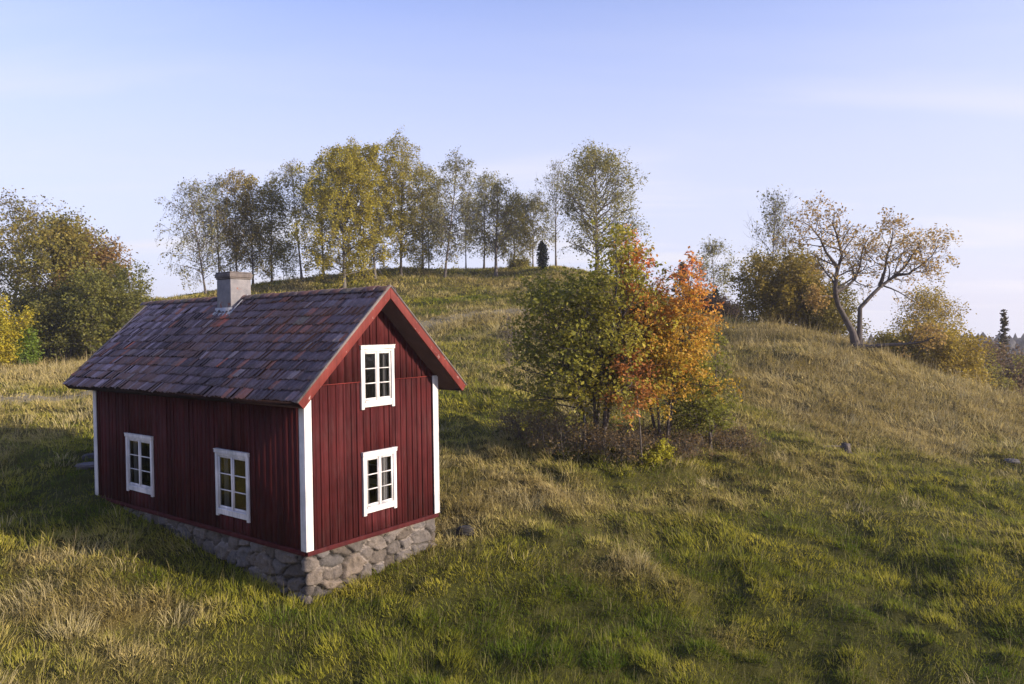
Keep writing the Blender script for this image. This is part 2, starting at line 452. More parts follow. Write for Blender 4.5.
# dry and green patches of the meadow (world ellipses: x, y, radius x, radius y, dryness)
PATCH = []
for px, py, rx, ry, s_ in [(70, 615, 1.3, 0.9, 0.7), (170, 612, 1.2, 0.5, 0.5), (130, 660, 1.5, 0.5, 0.45), (40, 567, 0.7, 0.5, 0.8), (540, 505, 2.0, 1.3, 0.5), (470, 470, 2.0, 2.0, 0.35), (600, 575, 1.5, 0.6, 0.5), (690, 600, 0.9, 0.6, 0.45), (720, 640, 0.8, 0.8, 0.6),
                           (450, 520, 1.2, 1.5, 0.5), (640, 480, 2.5, 1.5, 0.2), (800, 340, 7, 2.2, 1.2), (870, 362, 4, 1.6, 1.0), (930, 384, 5, 2, 1.3), (1010, 405, 6, 2.0, 1.4), (740, 330, 4, 2.2, 1.1), (870, 410, 5, 4, 0.55), (960, 420, 5, 4, 0.6), (790, 385, 6, 4, 0.4), (760, 430, 3, 2, 0.25), (475, 318, 9, 2.6, 0.5),
                           (470, 325, 9, 4, 0.4), (60, 372, 12, 9, 0.65), (10, 430, 4, 3, 0.3), (490, 355, 6, 5, -0.15), (480, 283, 8, 4, 0.3),
                           (560, 650, 4, 2.2, -0.7), (880, 590, 5, 3, -0.7), (950, 640, 4, 2, -0.5), (330, 650, 2, 1.4, -0.4), (770, 560, 3, 2, -0.4), (440, 302, 6, 3, -0.6), (120, 470, 3, 4, -0.5), (660, 470, 2, 1.2, -0.4), (250, 570, 2.5, 1.5, -0.4), (470, 400, 4, 4, -0.2)]:
    gx, gy = ghit(px, py); PATCH.append((gx, gy, rx, ry, s_))
def dryness(x, y):
    d = 0.27 + (fbm(x / 3.2, y / 3.2, 71, 4) - 0.5) * 1.15
    for gx, gy, rx, ry, s_ in PATCH:
        d = d + s_ * np.exp(-(((x - gx) / rx) ** 2 + ((y - gy) / ry) ** 2))
    r = np.sqrt(x ** 2 + y ** 2)
    return d + np.clip((r - 25) / 90, 0, 0.16)

# the ground sheet: fine round the cottage, stretching out to the far valley
nT = 520
tt = np.linspace(-1, 1, nT)
ax = 11.0 * np.sinh(tt * math.asinh(900 / 11.0))
ay = 20.0 + 14.0 * np.sinh(tt * math.asinh(900 / 14.0))
GX, GY = np.meshgrid(ax, ay)
GZ = ground_z(GX, GY)
Vg = np.stack([GX.ravel(), GY.ravel(), GZ.ravel()], 1)
idx = np.arange(nT * nT).reshape(nT, nT)
Fg = np.stack([idx[:-1, :-1], idx[:-1, 1:], idx[1:, 1:], idx[1:, :-1]], -1).reshape(-1, 4)
dr = np.clip(dryness(Vg[:, 0], Vg[:, 1]), 0, 1)[:, None]
gcol = np.array([0.055, 0.055, 0.012]) * (1 - dr) + np.array([0.13, 0.10, 0.035]) * dr
m, t, b, o = mat_new("meadow_ground")
n1 = tnoise(t, 3.0, 8, 0.7); n2 = tnoise(t, 0.5, 5, 0.6)
col = mul(t, attr(t), ramp(t, n1, [(0.25, (0.45, 0.45, 0.45)), (0.75, (1.35, 1.35, 1.3))]))
col = mul(t, col, ramp(t, n2, [(0.3, (0.8, 0.85, 0.8)), (0.7, (1.15, 1.1, 1.1))]))
t.links.new(col, b.inputs['Base Color']); b.inputs['Roughness'].default_value = 1.0; b.inputs['Specular IOR Level'].default_value = 0.1
bump(t, b, n1, 1.0, 0.15)
ground = np_mesh("ground", Vg, Fg.ravel(), np.full(len(Fg), 4), m, tint=gcol, smooth=True)
tag(ground, kind='structure')

# the farm track crossing the slope behind the cottage
tr_px = [(-60, 400, 34), (20, 397, 35), (90, 392, 36.5), (190, 378, 40), (290, 355, 46), (380, 328, 53), (440, 318, 57.5), (510, 314, 59), (590, 316, 58), (660, 322, 55.5)]
cpts = [at(*a) for a in tr_px]
path_pts = []
for i in range(len(cpts) - 1):
    for k in range(12):
        path_pts.append(cpts[i].lerp(cpts[i + 1], k / 12))
for _ in range(20):
    path_pts = [path_pts[0]] + [(path_pts[i - 1] + path_pts[i] * 2 + path_pts[i + 1]) / 4 for i in range(1, len(path_pts) - 1)] + [path_pts[-1]]
PP = np.array([(p.x, p.y) for p in path_pts])
vv, ff = [], []
nc = 8
for i, p in enumerate(path_pts):
    d = path_pts[min(i + 1, len(path_pts) - 1)] - path_pts[max(i - 1, 0)]
    nrm = Vector((-d.y, d.x, 0)).normalized()
    wdt = 1.9 + 0.6 * float(vnoise(np.array([i * 0.31]), np.array([2.0]), 8)[0])
    for k in range(nc):
        q = p + nrm * (k / (nc - 1) - 0.5) * 2 * wdt
        vv.append((q.x, q.y, gz(q.x, q.y) + 0.05 - 0.07 * abs(k / (nc - 1) - 0.5) * 2))
for i in range(len(path_pts) - 1):
    for k in range(nc - 1):
        ff.append((i * nc + k, i * nc + k + 1, (i + 1) * nc + k + 1, (i + 1) * nc + k))
m, t, b, o = mat_new("gravel_track")
n1 = tnoise(t, 2.2, 8, 0.75)
t.links.new(ramp(t, n1, [(0.3, (0.11, 0.09, 0.045)), (0.55, (0.18, 0.15, 0.08)), (0.8, (0.25, 0.21, 0.12))]), b.inputs['Base Color'])
b.inputs['Roughness'].default_value = 1.0; bump(t, b, n1, 0.8, 0.05)
tag(np_mesh("path", vv, np.array(ff).ravel(), np.full(len(ff), 4), m, smooth=True), kind='structure')
def path_dist(x, y):
    out = np.full(x.shape, 1e9)
    for px_, py_ in PP[::2]:
        out = np.minimum(out, (x - px_) ** 2 + (y - py_) ** 2)
    return np.sqrt(out)

# ---------------------------------------------------------------- the red cottage
ZB = 0.95
cot = empty("cottage", (H0.x, H0.y, -ZB), YAW)
tag(cot, "small red wooden cottage with white window frames, mossy tiled roof and fieldstone foundation", "cottage")
rng = random.Random(5)
def finish(o):
    o.location = (0, 0, ZB); return o
TAN = (HR - HE) / (HW / 2 + OE); TH = math.atan(TAN); ST, CT = math.sin(TH), math.cos(TH)
UNDER = 0.26                                    # vertical thickness of tiles + deck
EZ = HE + OE * TAN - UNDER                      # wall plate height
def gable_top(x): return EZ + TAN * min(x, HW - x)

# every facade is built in its own frame: x along the wall, -y outward, z up
def frame_mat(ox, oy, ang): return Matrix.Translation((ox, oy, ZB)) @ Matrix.Rotation(ang, 4, 'Z')
FR = {'gable': (frame_mat(0, 0, 0), HW), 'front': (frame_mat(0, HL, R(-90)), HL),
      'back': (frame_mat(HW, 0, R(90)), HL), 'rear_gable': (frame_mat(HW, HL, R(180)), HW)}
# windows: centre x, bottom, width, height (outer casing)
WIN = {'gable': [(1.935, 2.78, 0.98, 1.38), (1.95, 0.47, 0.98, 1.37)],
       'front': [(HL - 6.70, 0.41, 1.34, 1.50), (HL - 2.545, 0.37, 1.28, 1.50)],
       'back': [(2.6, 0.4, 1.3, 1.5), (6.4, 0.4, 1.3, 1.5)], 'rear_gable': [(1.9, 0.5, 1.0, 1.4)]}
BAND = 3.39

def wall(kind):
    M, length = FR[kind]
    gab = kind in ('gable', 'rear_gable')
    holes = [(c - w / 2 + 0.07, c + w / 2 - 0.07, z + 0.10, z + h - 0.06) for c, z, w, h in WIN[kind]]
    mb = MB()
    xs = [0.0]
    while xs[-1] < length - 0.12:
        xs.append(xs[-1] + rng.uniform(0.15, 0.215))
    xs[-1] = length
    brk = sorted(set(xs + [h for q in holes for h in q[:2]] + ([length / 2] if gab else [])))
    brk = [b_ for i, b_ in enumerate(brk) if i == 0 or b_ - brk[i - 1] > 1e-4]
    def board_of(x):
        for i in range(len(xs) - 1):
            if xs[i] <= x < xs[i + 1]: return i
        return len(xs) - 2
    shade = [rng.uniform(0.80, 1.12) for _ in xs]; off = [rng.uniform(-0.006, 0.006) for _ in xs]
    warm = [rng.uniform(0.9, 1.1) for _ in xs]
    def spans(xa, xb, lo, hi):
        cut = sorted([(q[2], q[3]) for q in holes if q[0] < (xa + xb) / 2 < q[1]])
        out, z = [], lo
        for a, b_ in cut:
            if a > z: out.append((z, min(a, hi)))
            z = max(z, b_)
        if z < hi: out.append((z, hi))
        return [q for q in out if q[1] - q[0] > 0.01]
    for xa, xb in zip(brk[:-1], brk[1:]):
        k = board_of((xa + xb) / 2)
        c = (shade[k] * warm[k] ** .3, shade[k], shade[k])
        bands = [(0.0, BAND), (BAND + 0.004, None)] if gab else [(0.0, EZ)]
        for n_, (lo, hi) in enumerate(bands):
            y0 = -0.0 + off[k] - (0.022 if n_ else 0)
            ta = gable_top(xa) if gab else hi; tb = gable_top(xb) if gab else hi
            if hi is not None: ta, tb = min(ta, hi), min(tb, hi)
            for a, b_ in spans(xa, xb, lo, max(ta, tb)):
                top_a, top_b = (ta, tb) if b_ >= max(ta, tb) - 1e-6 else (b_, b_)
                if top_a <= a + 0.003 and top_b <= a + 0.003: continue
                top_a, top_b = max(top_a, a + 0.002), max(top_b, a + 0.002)
                mb.prism([(xa, a), (xb, a), (xb, top_b), (xa, top_a)], y0 - 0.005, 0.03, c)
    # cover strips over the joints
    for i in range(1, len(xs) - 1):
        x = xs[i]; w = rng.uniform(0.018, 0.028)
        c0 = rng.uniform(0.85, 1.15); c = (c0, c0, c0)
        bands = [(0.07, BAND), (BAND + 0.006, None)] if gab else [(0.07, EZ - 0.02)]
        for n_, (lo, hi) in enumerate(bands):
            if rng.random() < (0.30 if gab else 0.5): continue
            top = min(gable_top(x - w), gable_top(x + w)) - 0.01 if gab else hi
            if hi is not None: top = min(top, hi)
            yy = -0.020 - (0.022 if n_ else 0) - rng.uniform(0, 0.006)
            for a, b_ in spans(x - w, x + w, lo, top):
                mb.box((x - w, yy, a), (x + w, -0.004, b_), c)
    o = mb.build('wall', M_RED, cot, tint=True)
    o.matrix_local = M
    # drip board at the foot, horizontal seam strip on the gables
    d = MB(); d.box((-0.02 if gab else 0.03, -0.050, -0.03), (length + (0.02 if gab else -0.03), 0.02, 0.065))
    do = d.build('drip_board', M_RED, cot, tint=True, bevel=0.006); do.matrix_local = M
    if gab:
        x0 = (BAND - EZ) / TAN + 0.03
        e0, e1 = max(x0, 0.12), length - max(x0, 0.12)
        cuts = [(c - w / 2 - 0.004, c + w / 2 + 0.004) for c, z, w, h in WIN[kind] if z < BAND < z + h]
        for a_, b_ in ([(e0, cuts[0][0]), (cuts[0][1], e1)] if cuts else [(e0, e1)]):
            d = MB(); d.box((a_, -0.042, BAND - 0.012), (b_, -0.0, BAND + 0.003), (1.9, 1.7, 1.6))
            do = d.build('seam_strip', M_TRIMRED, cot, tint=True); do.matrix_local = M
    return o
for k in FR: wall(k)

def window(kind, c, z, w, h, curtain=0):
    M, _ = FR[kind]
    ox = c - w / 2
    cs = MB()                                     # casing: jambs with little feet, head board, apron
    J = 0.086
    y0 = -0.062
    cs.box((ox, y0, z), (ox + J, -0.004, z + h - 0.075)); cs.box((ox + w - J, y0, z), (ox + w, -0.004, z + h - 0.075))
    cs.box((ox - 0.012, y0 - 0.02, z + h - 0.075), (ox + w + 0.012, -0.004, z + h))
    cs.box((ox - 0.02, y0 - 0.032, z + h + 0.0005), (ox + w + 0.02, -0.004, z + h + 0.016))
    cs.box((ox + J + 0.002, y0 + 0.008, z + h - 0.13), (ox + w - J - 0.002, -0.004, z + h - 0.078))
    cs.box((ox + J + 0.002, y0 + 0.006, z + 0.045), (ox + w - J - 0.002, -0.004, z + 0.165))
    root = cs.build('window', M_WHITE, cot, tint=True, bevel=0.006); root.matrix_local = M
    xa, xb, za, zb = ox + J + 0.004, ox + w - J - 0.004, z + 0.170, z + h - 0.135
    sl = MB(); sl.box((xa, y0 - 0.022, za - 0.012), (xb, 0.0, za + 0.012)); sl.build('sill', M_WHITE, root, tint=True, bevel=0.004)
    mid = (xa + xb) / 2
    for s0, s1 in ((xa, mid - 0.012), (mid + 0.012, xb)):      # two casements of three panes
        f = 0.042; yb, yf = -0.005, -0.034
        s_ = MB()
        s_.box((s0, yf, za + 0.014), (s0 + f, yb, zb)); s_.box((s1 - f, yf, za + 0.014), (s1, yb, zb))
        s_.box((s0 + f, yf + 0.001, za + 0.014), (s1 - f, yb, za + 0.014 + f + 0.012)); s_.box((s0 + f, yf + 0.001, zb - f), (s1 - f, yb, zb))
        hh = (zb - za - 0.068 - f)
        for q in (1, 2):
            zq = za + 0.068 + hh * q / 3
            s_.box((s0 + f, yf + 0.004, zq - 0.011), (s1 - f, yb, zq + 0.011))
        s_.build('sash', M_WHITE, root, tint=True)
        g = MB(); tl = rng.uniform(-0.004, 0.004); tz = rng.uniform(-0.004, 0.004)
        g.add([(s0 + f - 0.01, -0.014 + tl + tz, za + 0.05), (s1 - f + 0.01, -0.014 - tl + tz, za + 0.05), (s1 - f + 0.01, -0.014 - tl - tz, zb - 0.02), (s0 + f - 0.01, -0.014 + tl - tz, zb - 0.02)], [(0, 1, 2, 3)])
        g.build('pane', M_GLASS, root)
    mp_ = MB(); mp_.box((mid - 0.026, -0.048, za + 0.015), (mid + 0.026, -0.036, zb)); mp_.build('mullion', M_WHITE, root, tint=True, bevel=0.004)
    if curtain:
        for s_ in (0, 1):
            vv, ff = [], []
            n = 24
            wd = (xb - xa) * (0.26 if curtain == 1 else 0.16)
            for i in range(n + 1):
                q = i / n
                xx = (xa + q * wd) if s_ == 0 else (xb - q * wd)
                yy = 0.10 + 0.022 * math.sin(q * 22 + s_) + 0.01 * math.sin(q * 9)
                vv += [(xx, yy, za), (xx, yy, zb)]
            ff = [(2 * i, 2 * i + 2, 2 * i + 3, 2 * i + 1) for i in range(n)]
            np_mesh('curtain', vv, np.array(ff).ravel(), [4] * n, M_CURTAIN, root, smooth=True)
for kind, lst in WIN.items():
    for i, (c, z, w, h) in enumerate(lst):
        window(kind, c, z, w, h, curtain=1 if (kind == 'gable' and i == 1) else 2 if kind in ('gable', 'front') else 0)

# floor, loft floor and inner lining, so the rooms behind the panes are dark
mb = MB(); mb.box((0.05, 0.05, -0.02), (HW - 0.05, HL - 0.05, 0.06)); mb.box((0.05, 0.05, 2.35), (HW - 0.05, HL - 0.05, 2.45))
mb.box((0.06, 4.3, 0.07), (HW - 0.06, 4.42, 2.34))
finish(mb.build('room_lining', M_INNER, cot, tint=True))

# corner boards: two boards at every corner
for (cx, sx) in ((0, -1), (HW, 1)):
    for (cy, sy) in ((0, -1), (HL, 1)):
        d = MB()
        w1 = 0.122; x_in = cx - sx * w1; y_in = cy - sy * w1
        xo, yo = cx + sx * 0.058, cy + sy * 0.058
        top = EZ + 0.05
        d.box((min(x_in, cx + sx * 0.03), min(yo, cy + sy * 0.028), 0.068), (max(x_in, cx + sx * 0.03), max(yo, cy + sy * 0.028), top))
        d.box((min(xo, cx + sx * 0.032), min(yo, y_in), 0.068), (max(xo, cx + sx * 0.032), max(yo, y_in), top))
        finish(d.build('corner_board', M_WHITE, cot, tint=True, bevel=0.006))

# roof: deck, eave boards, tiles on both slopes, ridge, rakes
def rp(side, s, t, n):
    "roof coordinates: side -1/+1, s up the slope from the eave, t along the ridge, n off the surface"
    u = HW / 2 + side * (HW / 2 + OE - s * CT + n * ST)
    return (u, t, HE + s * ST + n * CT)
SL = (HW / 2 + OE) / CT
deck = MB()
for side in (-1, 1):
    a = [rp(side, s, t, n) for n in (-0.145, -0.05) for s, t in ((0.02, -OG + 0.035), (0.02, HL + OF - 0.035), (SL - 0.05 if n < -0.1 else SL + 0.04, HL + OF - 0.035), (SL - 0.05 if n < -0.1 else SL + 0.04, -OG + 0.035))]
    deck.add(a, [(0, 1, 2, 3), (7, 6, 5, 4), (0, 4, 5, 1), (1, 5, 6, 2), (2, 6, 7, 3), (3, 7, 4, 0)])
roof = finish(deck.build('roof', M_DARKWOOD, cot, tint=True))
def roof_child(mb, name, mat, tint=True, **k):
    return mb.build(name, mat, roof, tint=tint, **k)
PAL = [(0.036, 0.028, 0.036), (0.055, 0.043, 0.052), (0.072, 0.058, 0.070), (0.066, 0.042, 0.040), (0.085, 0.058, 0.056), (0.10, 0.088, 0.105), (0.125, 0.112, 0.135), (0.085, 0.075, 0.06)]
for side in (-1, 1):
    V, F, C = [], [], []
    nrow = 12; ex = SL / nrow
    tw = 0.172; ncol = int(round((HL + OG + OF - 0.06) / tw)); tw = (HL + OG + OF - 0.06) / ncol
    prof = [(0.0, 0.016), (0.10, 0.030), (0.22, 0.036), (0.36, 0.026), (0.50, 0.006), (0.64, -0.006), (0.78, -0.006), (0.90, 0.004), (1.04, 0.016)]
    for r_ in range(nrow):
        rowj = rng.uniform(-0.006, 0.006)
        for c_ in range(ncol):
            t0 = -OG + 0.03 + c_ * tw
            s0 = r_ * ex - 0.03 + rng.uniform(-0.022, 0.022) + rowj + 0.05 * (vnoise(np.array([t0 / 1.3]), np.array([r_ * 3.7]), 78)[0] - 0.5); s1 = s0 + ex + 0.05
            lift = rng.uniform(0.0, 0.022) + 0.03 * (vnoise(np.array([t0 / 1.1]), np.array([r_ / 2.0]), 79)[0] - 0.4); rot = rng.uniform(-0.018, 0.018); roll = rng.uniform(-0.016, 0.016)
            age = vnoise(np.array([t0 / 1.6]), np.array([r_ / 2.6 + side * 9]), 77)[0]
            q = rng.random()
            base = PAL[min(7, int(max(0, rng.gauss(2.3 + 4.2 * (age - 0.5), 1.25))))]
            lw = max(0.0, (t0 - (HL * 0.62)) / (HL * 0.38)) * (0.45 + 0.55 * (r_ / nrow))   # paler, lichen-grey stretch towards the far gable
            if rng.random() < lw * 0.8: base = rng.choice([(0.115, 0.10, 0.130), (0.14, 0.125, 0.158), (0.095, 0.083, 0.104)])
            if q < 0.008: base = (0.20, 0.065, 0.042)
            elif q < 0.05: base = (0.13, 0.062, 0.048)
            elif q < 0.08: base = (0.12, 0.108, 0.118)
            f_ = rng.uniform(1.6, 2.15); base = (base[0] * f_ * 1.12, base[1] * f_ * 1.02, base[2] * f_ * 0.90)
            b0 = len(V)
            for row, (s_, n_) in enumerate(((s0, -0.02), (s0, 0.034 + lift), (s1, 0.006))):
                for x, hgt in prof:
                    tt_ = t0 + x * tw + rot * (row == 2)
                    nn = n_ + (hgt * 0.85 if row else hgt * 0.85) + (x - 0.5) * roll * 2
                    if row == 0: nn = 0.034 + lift + hgt * 0.85 - 0.017 + (x - 0.5) * roll * 2
                    V.append(rp(side, s_, tt_, nn)); C.append(base)
            k = len(prof)
            for row in range(2):
                for i in range(k - 1):
                    q4 = (b0 + row * k + i, b0 + row * k + i + 1, b0 + (row + 1) * k + i + 1, b0 + (row + 1) * k + i)
                    F.append(q4 if side == 1 else q4[::-1])
    np_mesh('tile_covering', V, np.array(F).ravel(), [4] * len(F), M_TILE, roof, tint=np.array(C))
# ridge tiles
mb = MB(); t_ = -OG - 0.01
V, F, C = [], [], []
while t_ < HL + OF - 0.05:
    ln = 0.38; b0 = len(V); c = rng.choice([(0.060, 0.030, 0.027), (0.045, 0.028, 0.026), (0.075, 0.036, 0.030), (0.05, 0.042, 0.032), (0.06, 0.045, 0.04)])
    j = rng.uniform(-0.008, 0.008)
    for tq, rad in ((t_, 0.158), (t_ + ln + 0.04, 0.142)):
        for i in range(9):
            a = math.pi * (0.02 + 0.96 * i / 8)
            V.append((HW / 2 - math.cos(a) * rad * 1.05, tq, HR - 0.055 + j + math.sin(a) * rad * 0.86)); C.append(c)
        for i in range(9):
            a = math.pi * (0.02 + 0.96 * i / 8)
            V.append((HW / 2 - math.cos(a) * (rad - 0.018) * 1.05, tq, HR - 0.055 + j + math.sin(a) * (rad - 0.018) * 0.86)); C.append(c)
    for i in range(8):
        F.append((b0 + i, b0 + i + 1, b0 + 18 + i + 1, b0 + 18 + i))
        F.append((b0 + 9 + i, b0 + 9 + i + 1, b0 + i + 1, b0 + i))
    t_ += ln
np_mesh('ridge_tiles', V, np.array(F).ravel(), [4] * len(F), M_TILE, roof, tint=np.array(C), smooth=False)
# rake boards on both gables, thin pale weather strip on top, eave boards
for ty, sg, mt in ((-OG, -1, M_RAKE), (HL + OF, 1, M_TRIMRED)):
    for side in (-1, 1):
        ya, yb = (ty - 0.0, ty + 0.032) if sg < 0 else (ty - 0.032, ty)
        d = MB()
        A, B = rp(side, -0.03, 0, -0.150), rp(side, -0.03, 0, 0.030)
        zt = HR + 0.030 / CT; zb_ = HR - 0.150 / CT
        xm = HW / 2 + side * 0.0012
        d.prism([(A[0], A[2]), (B[0], B[2]), (xm, zt), (xm, zb_)], ya, yb)
        roof_child(d, 'rake_board', mt, bevel=0.005)
        d = MB()
        B1, B2 = rp(side, -0.04, 0, 0.034), rp(side, -0.04, 0, 0.060)
        yc, yd = (ty - 0.018, ty + 0.09) if sg < 0 else (ty - 0.09, ty + 0.018)
        d.prism([(B1[0], B1[2]), (B2[0], B2[2]), (xm, HR + 0.060 / CT), (xm, HR + 0.034 / CT)], yc, yd, (0.9, 0.88, 0.9))
        roof_child(d, 'weather_strip', M_GREYWOOD)
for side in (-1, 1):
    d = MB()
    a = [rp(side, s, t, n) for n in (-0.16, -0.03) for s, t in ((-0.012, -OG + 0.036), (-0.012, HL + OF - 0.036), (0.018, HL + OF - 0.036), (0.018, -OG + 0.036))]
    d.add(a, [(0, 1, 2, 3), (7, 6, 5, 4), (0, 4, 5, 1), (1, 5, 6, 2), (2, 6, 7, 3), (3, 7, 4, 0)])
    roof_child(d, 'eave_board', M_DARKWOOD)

# chimney, standing on the left slope and through the ridge
ch = MB()
c0, c1, d0, d1 = 1.46, 2.05, 4.84, 5.47
ch.box((c0, d0, 4.6), (c1, d1, 5.86))
chim = finish(ch.build('chimney', M_RENDER, cot, bevel=0.015))
cap = MB(); cap.box((c0 - 0.018, d0 - 0.018, 5.862), (c1 + 0.018, d1 + 0.018, 5.90)); cap.box((c0 - 0.036, d0 - 0.036, 5.902), (c1 + 0.036, d1 + 0.036, 6.01)); cap.box((c0 - 0.02, d0 - 0.02, 6.012), (c1 + 0.02, d1 + 0.02, 6.05))
cap.build('chimney_cap', M_CAP, chim, bevel=0.012)
fl = MB()
for (ua, va, ub, vb) in ((c0 - 0.10, d0 - 0.08, c0 - 0.003, d1 + 0.08),):
    za = HE + (ua + OE) * TAN; zb_ = HE + (ub + OE) * TAN
    fl.prism([(ua, za + 0.035), (ub, zb_ + 0.035), (ub, zb_ + 0.16), (ub - 0.01, zb_ + 0.16), (ub - 0.012, zb_ + 0.05), (ua, za + 0.05)], va, vb)
for va, vb in ((d0 - 0.09, d0 - 0.003), (d1 + 0.003, d1 + 0.09)):
    ua, ub = c0 - 0.1, HW / 2
    za, zb_ = HE + (ua + OE) * TAN, HE + (ub + OE) * TAN
    fl.prism([(ua, za + 0.06), (ub, zb_ + 0.06), (ub, zb_ + 0.085), (ua, za + 0.085)], va, vb)
fl.build('flashing', M_ZINC, chim)

# fieldstone foundation: one skin of fitted boulders with mortar joints, wrapped round the corners
def foundation():
    inset = 0.035; rad = 0.09
    x0, y0_, x1, y1 = inset, inset, HW - inset, HL - inset
    path = []
    def seg(ax_, ay_, bx_, by_, n):
        for i in range(n): path.append((ax_ + (bx_ - ax_) * i / n, ay_ + (by_ - ay_) * i / n))
    def arc(cx, cy, a0):
        for i in range(5):
            a = R(a0 + 90 * i / 5); path.append((cx + rad * math.cos(a), cy + rad * math.sin(a)))
    st = 0.028
    seg(x0, y1 - rad, x0, y0_ + rad, int(HL / st)); arc(x0 + rad, y0_ + rad, 180)
    seg(x0 + rad, y0_, x1 - rad, y0_, int(HW / st)); arc(x1 - rad, y0_ + rad, 270)
    seg(x1, y0_ + rad, x1, y1 - rad, int(HL / 0.1)); arc(x1 - rad, y1 - rad, 0)
    seg(x1 - rad, y1, x0 + rad, y1, int(HW / 0.1)); arc(x0 + rad, y1 - rad, 90)
    P = np.array(path); n = len(P)
    T = np.roll(P, -1, 0) - np.roll(P, 1, 0); T /= np.linalg.norm(T, axis=1, keepdims=True)
    Nn = np.stack([T[:, 1], -T[:, 0]], 1)
    sl = np.concatenate(([0], np.cumsum(np.linalg.norm(np.diff(P, axis=0), axis=1))))
    zs = np.linspace(-0.032, -1.45, 54)
    s_, z_ = np.meshgrid(sl, zs, indexing='ij')
    ws = s_ + (fbm(s_ * 2.2, z_ * 2.2, 5, 3) - 0.5) * 0.24; wz = z_ + (fbm(s_ * 2.2 + 40, z_ * 2.2, 6, 3) - 0.5) * 0.20
    cw, chh = 0.44, 0.30
    iz = np.floor(wz / chh)
    f1 = np.full(s_.shape, 9.0); f2 = f1.copy(); ident = np.zeros(s_.shape)
    for a in (-2, -1, 0, 1, 2):
        for b_ in (-2, -1, 0, 1, 2):
            jz = iz + b_
            ixx = np.floor(ws / cw) + a
            cx = (ixx + 0.12 + 0.76 * h2(ixx, jz, 51)) * cw; cz = (jz + 0.15 + 0.7 * h2(ixx, jz, 52)) * chh
            wgt = 0.75 + 0.6 * h2(ixx, jz, 54)
            d = (np.abs((ws - cx) / cw) ** 2.0 + np.abs((wz - cz) / chh) ** 2.0) ** (1 / 2.0) * wgt
            k = d < f1
            f2 = np.where(k, f1, np.minimum(f2, d)); f1 = np.where(k, d, f1)
            ident = np.where(k, h2(ixx, jz, 53), ident)
    e = np.clip((f2 - f1) / 0.30, 0, 1)
    face = np.clip(e * 1.6, 0, 1) ** 0.55
    disp = -0.125 + 0.165 * face * (0.75 + 0.45 * ident) + (np.abs(fbm(s_ * 6, z_ * 6, 8, 4) - 0.5) - 0.1) * -0.16 + (fbm(s_ * 3 + ident * 50, z_ * 3, 9, 2) - 0.5) * 0.05 + np.clip(wz - np.floor(wz / chh) * chh - 0.15, -0.15, 0.15) * (ident - 0.5) * 0.25
    disp = np.where(z_ > -0.06, disp * 0.2, disp) + np.clip(-z_, 0, 1) * 0.05
    X = P[:, 0][:, None] + Nn[:, 0][:, None] * disp; Y = P[:, 1][:, None] + Nn[:, 1][:, None] * disp
    tone = 0.058 + 0.085 * ident
    hue = h2(np.floor(ident * 9999), np.zeros_like(ident), 3)
    col = np.stack([tone * (1.06 + 0.20 * hue), tone * (0.97 + 0.05 * hue), tone * (0.92 - 0.12 * hue)], -1)
    mort = (e < 0.26) & (vnoise(s_ * 2.3, z_ * 2.3, 61) > 0.56)
    col = np.where(mort[..., None], np.array([0.24, 0.21, 0.185]), np.where((e < 0.20)[..., None], np.array([0.022, 0.02, 0.018]), col))
    disp2 = np.where(mort, 0.06, 0)
    X = X + Nn[:, 0][:, None] * disp2; Y = Y + Nn[:, 1][:, None] * disp2
    V = np.stack([X, Y, z_], -1).reshape(-1, 3)
    m_ = len(zs); ii = np.arange(n)[:, None]; jj = np.arange(m_ - 1)[None]
    nx = (ii + 1) % n
    F = np.stack([ii * m_ + jj, ii * m_ + jj + 1, nx * m_ + jj + 1, nx * m_ + jj], -1).reshape(-1, 4)
    finish(np_mesh('stone_foundation', V, F.ravel(), np.full(len(F), 4), M_STONE, cot, tint=col.reshape(-1, 3), smooth=True))
foundation()

# ---------------------------------------------------------------- trees and shrubs
GOLD = 2.39996
def limb(rg, start, d, length, nseg, droop, wob, curl=0.0):
    pts = [start.copy()]; d = d.normalized(); st = length / nseg
    for i in range(nseg):
        d = d + Vector((rg.gauss(0, wob), rg.gauss(0, wob), -droop / nseg + rg.gauss(0, wob) * 0.6))
        d.normalize(); pts.append(pts[-1] + d * st)
    return pts
def along(pts, t):
    x = t * (len(pts) - 1); i = min(int(x), len(pts) - 2)
    return pts[i].lerp(pts[i + 1], x - i), (pts[i + 1] - pts[i]).normalized()
def side_dir(d, ang, az):
    u = d.orthogonal().normalized(); w = d.cross(u)
    return d * math.cos(ang) + (u * math.cos(az) + w * math.sin(az)) * math.sin(ang)

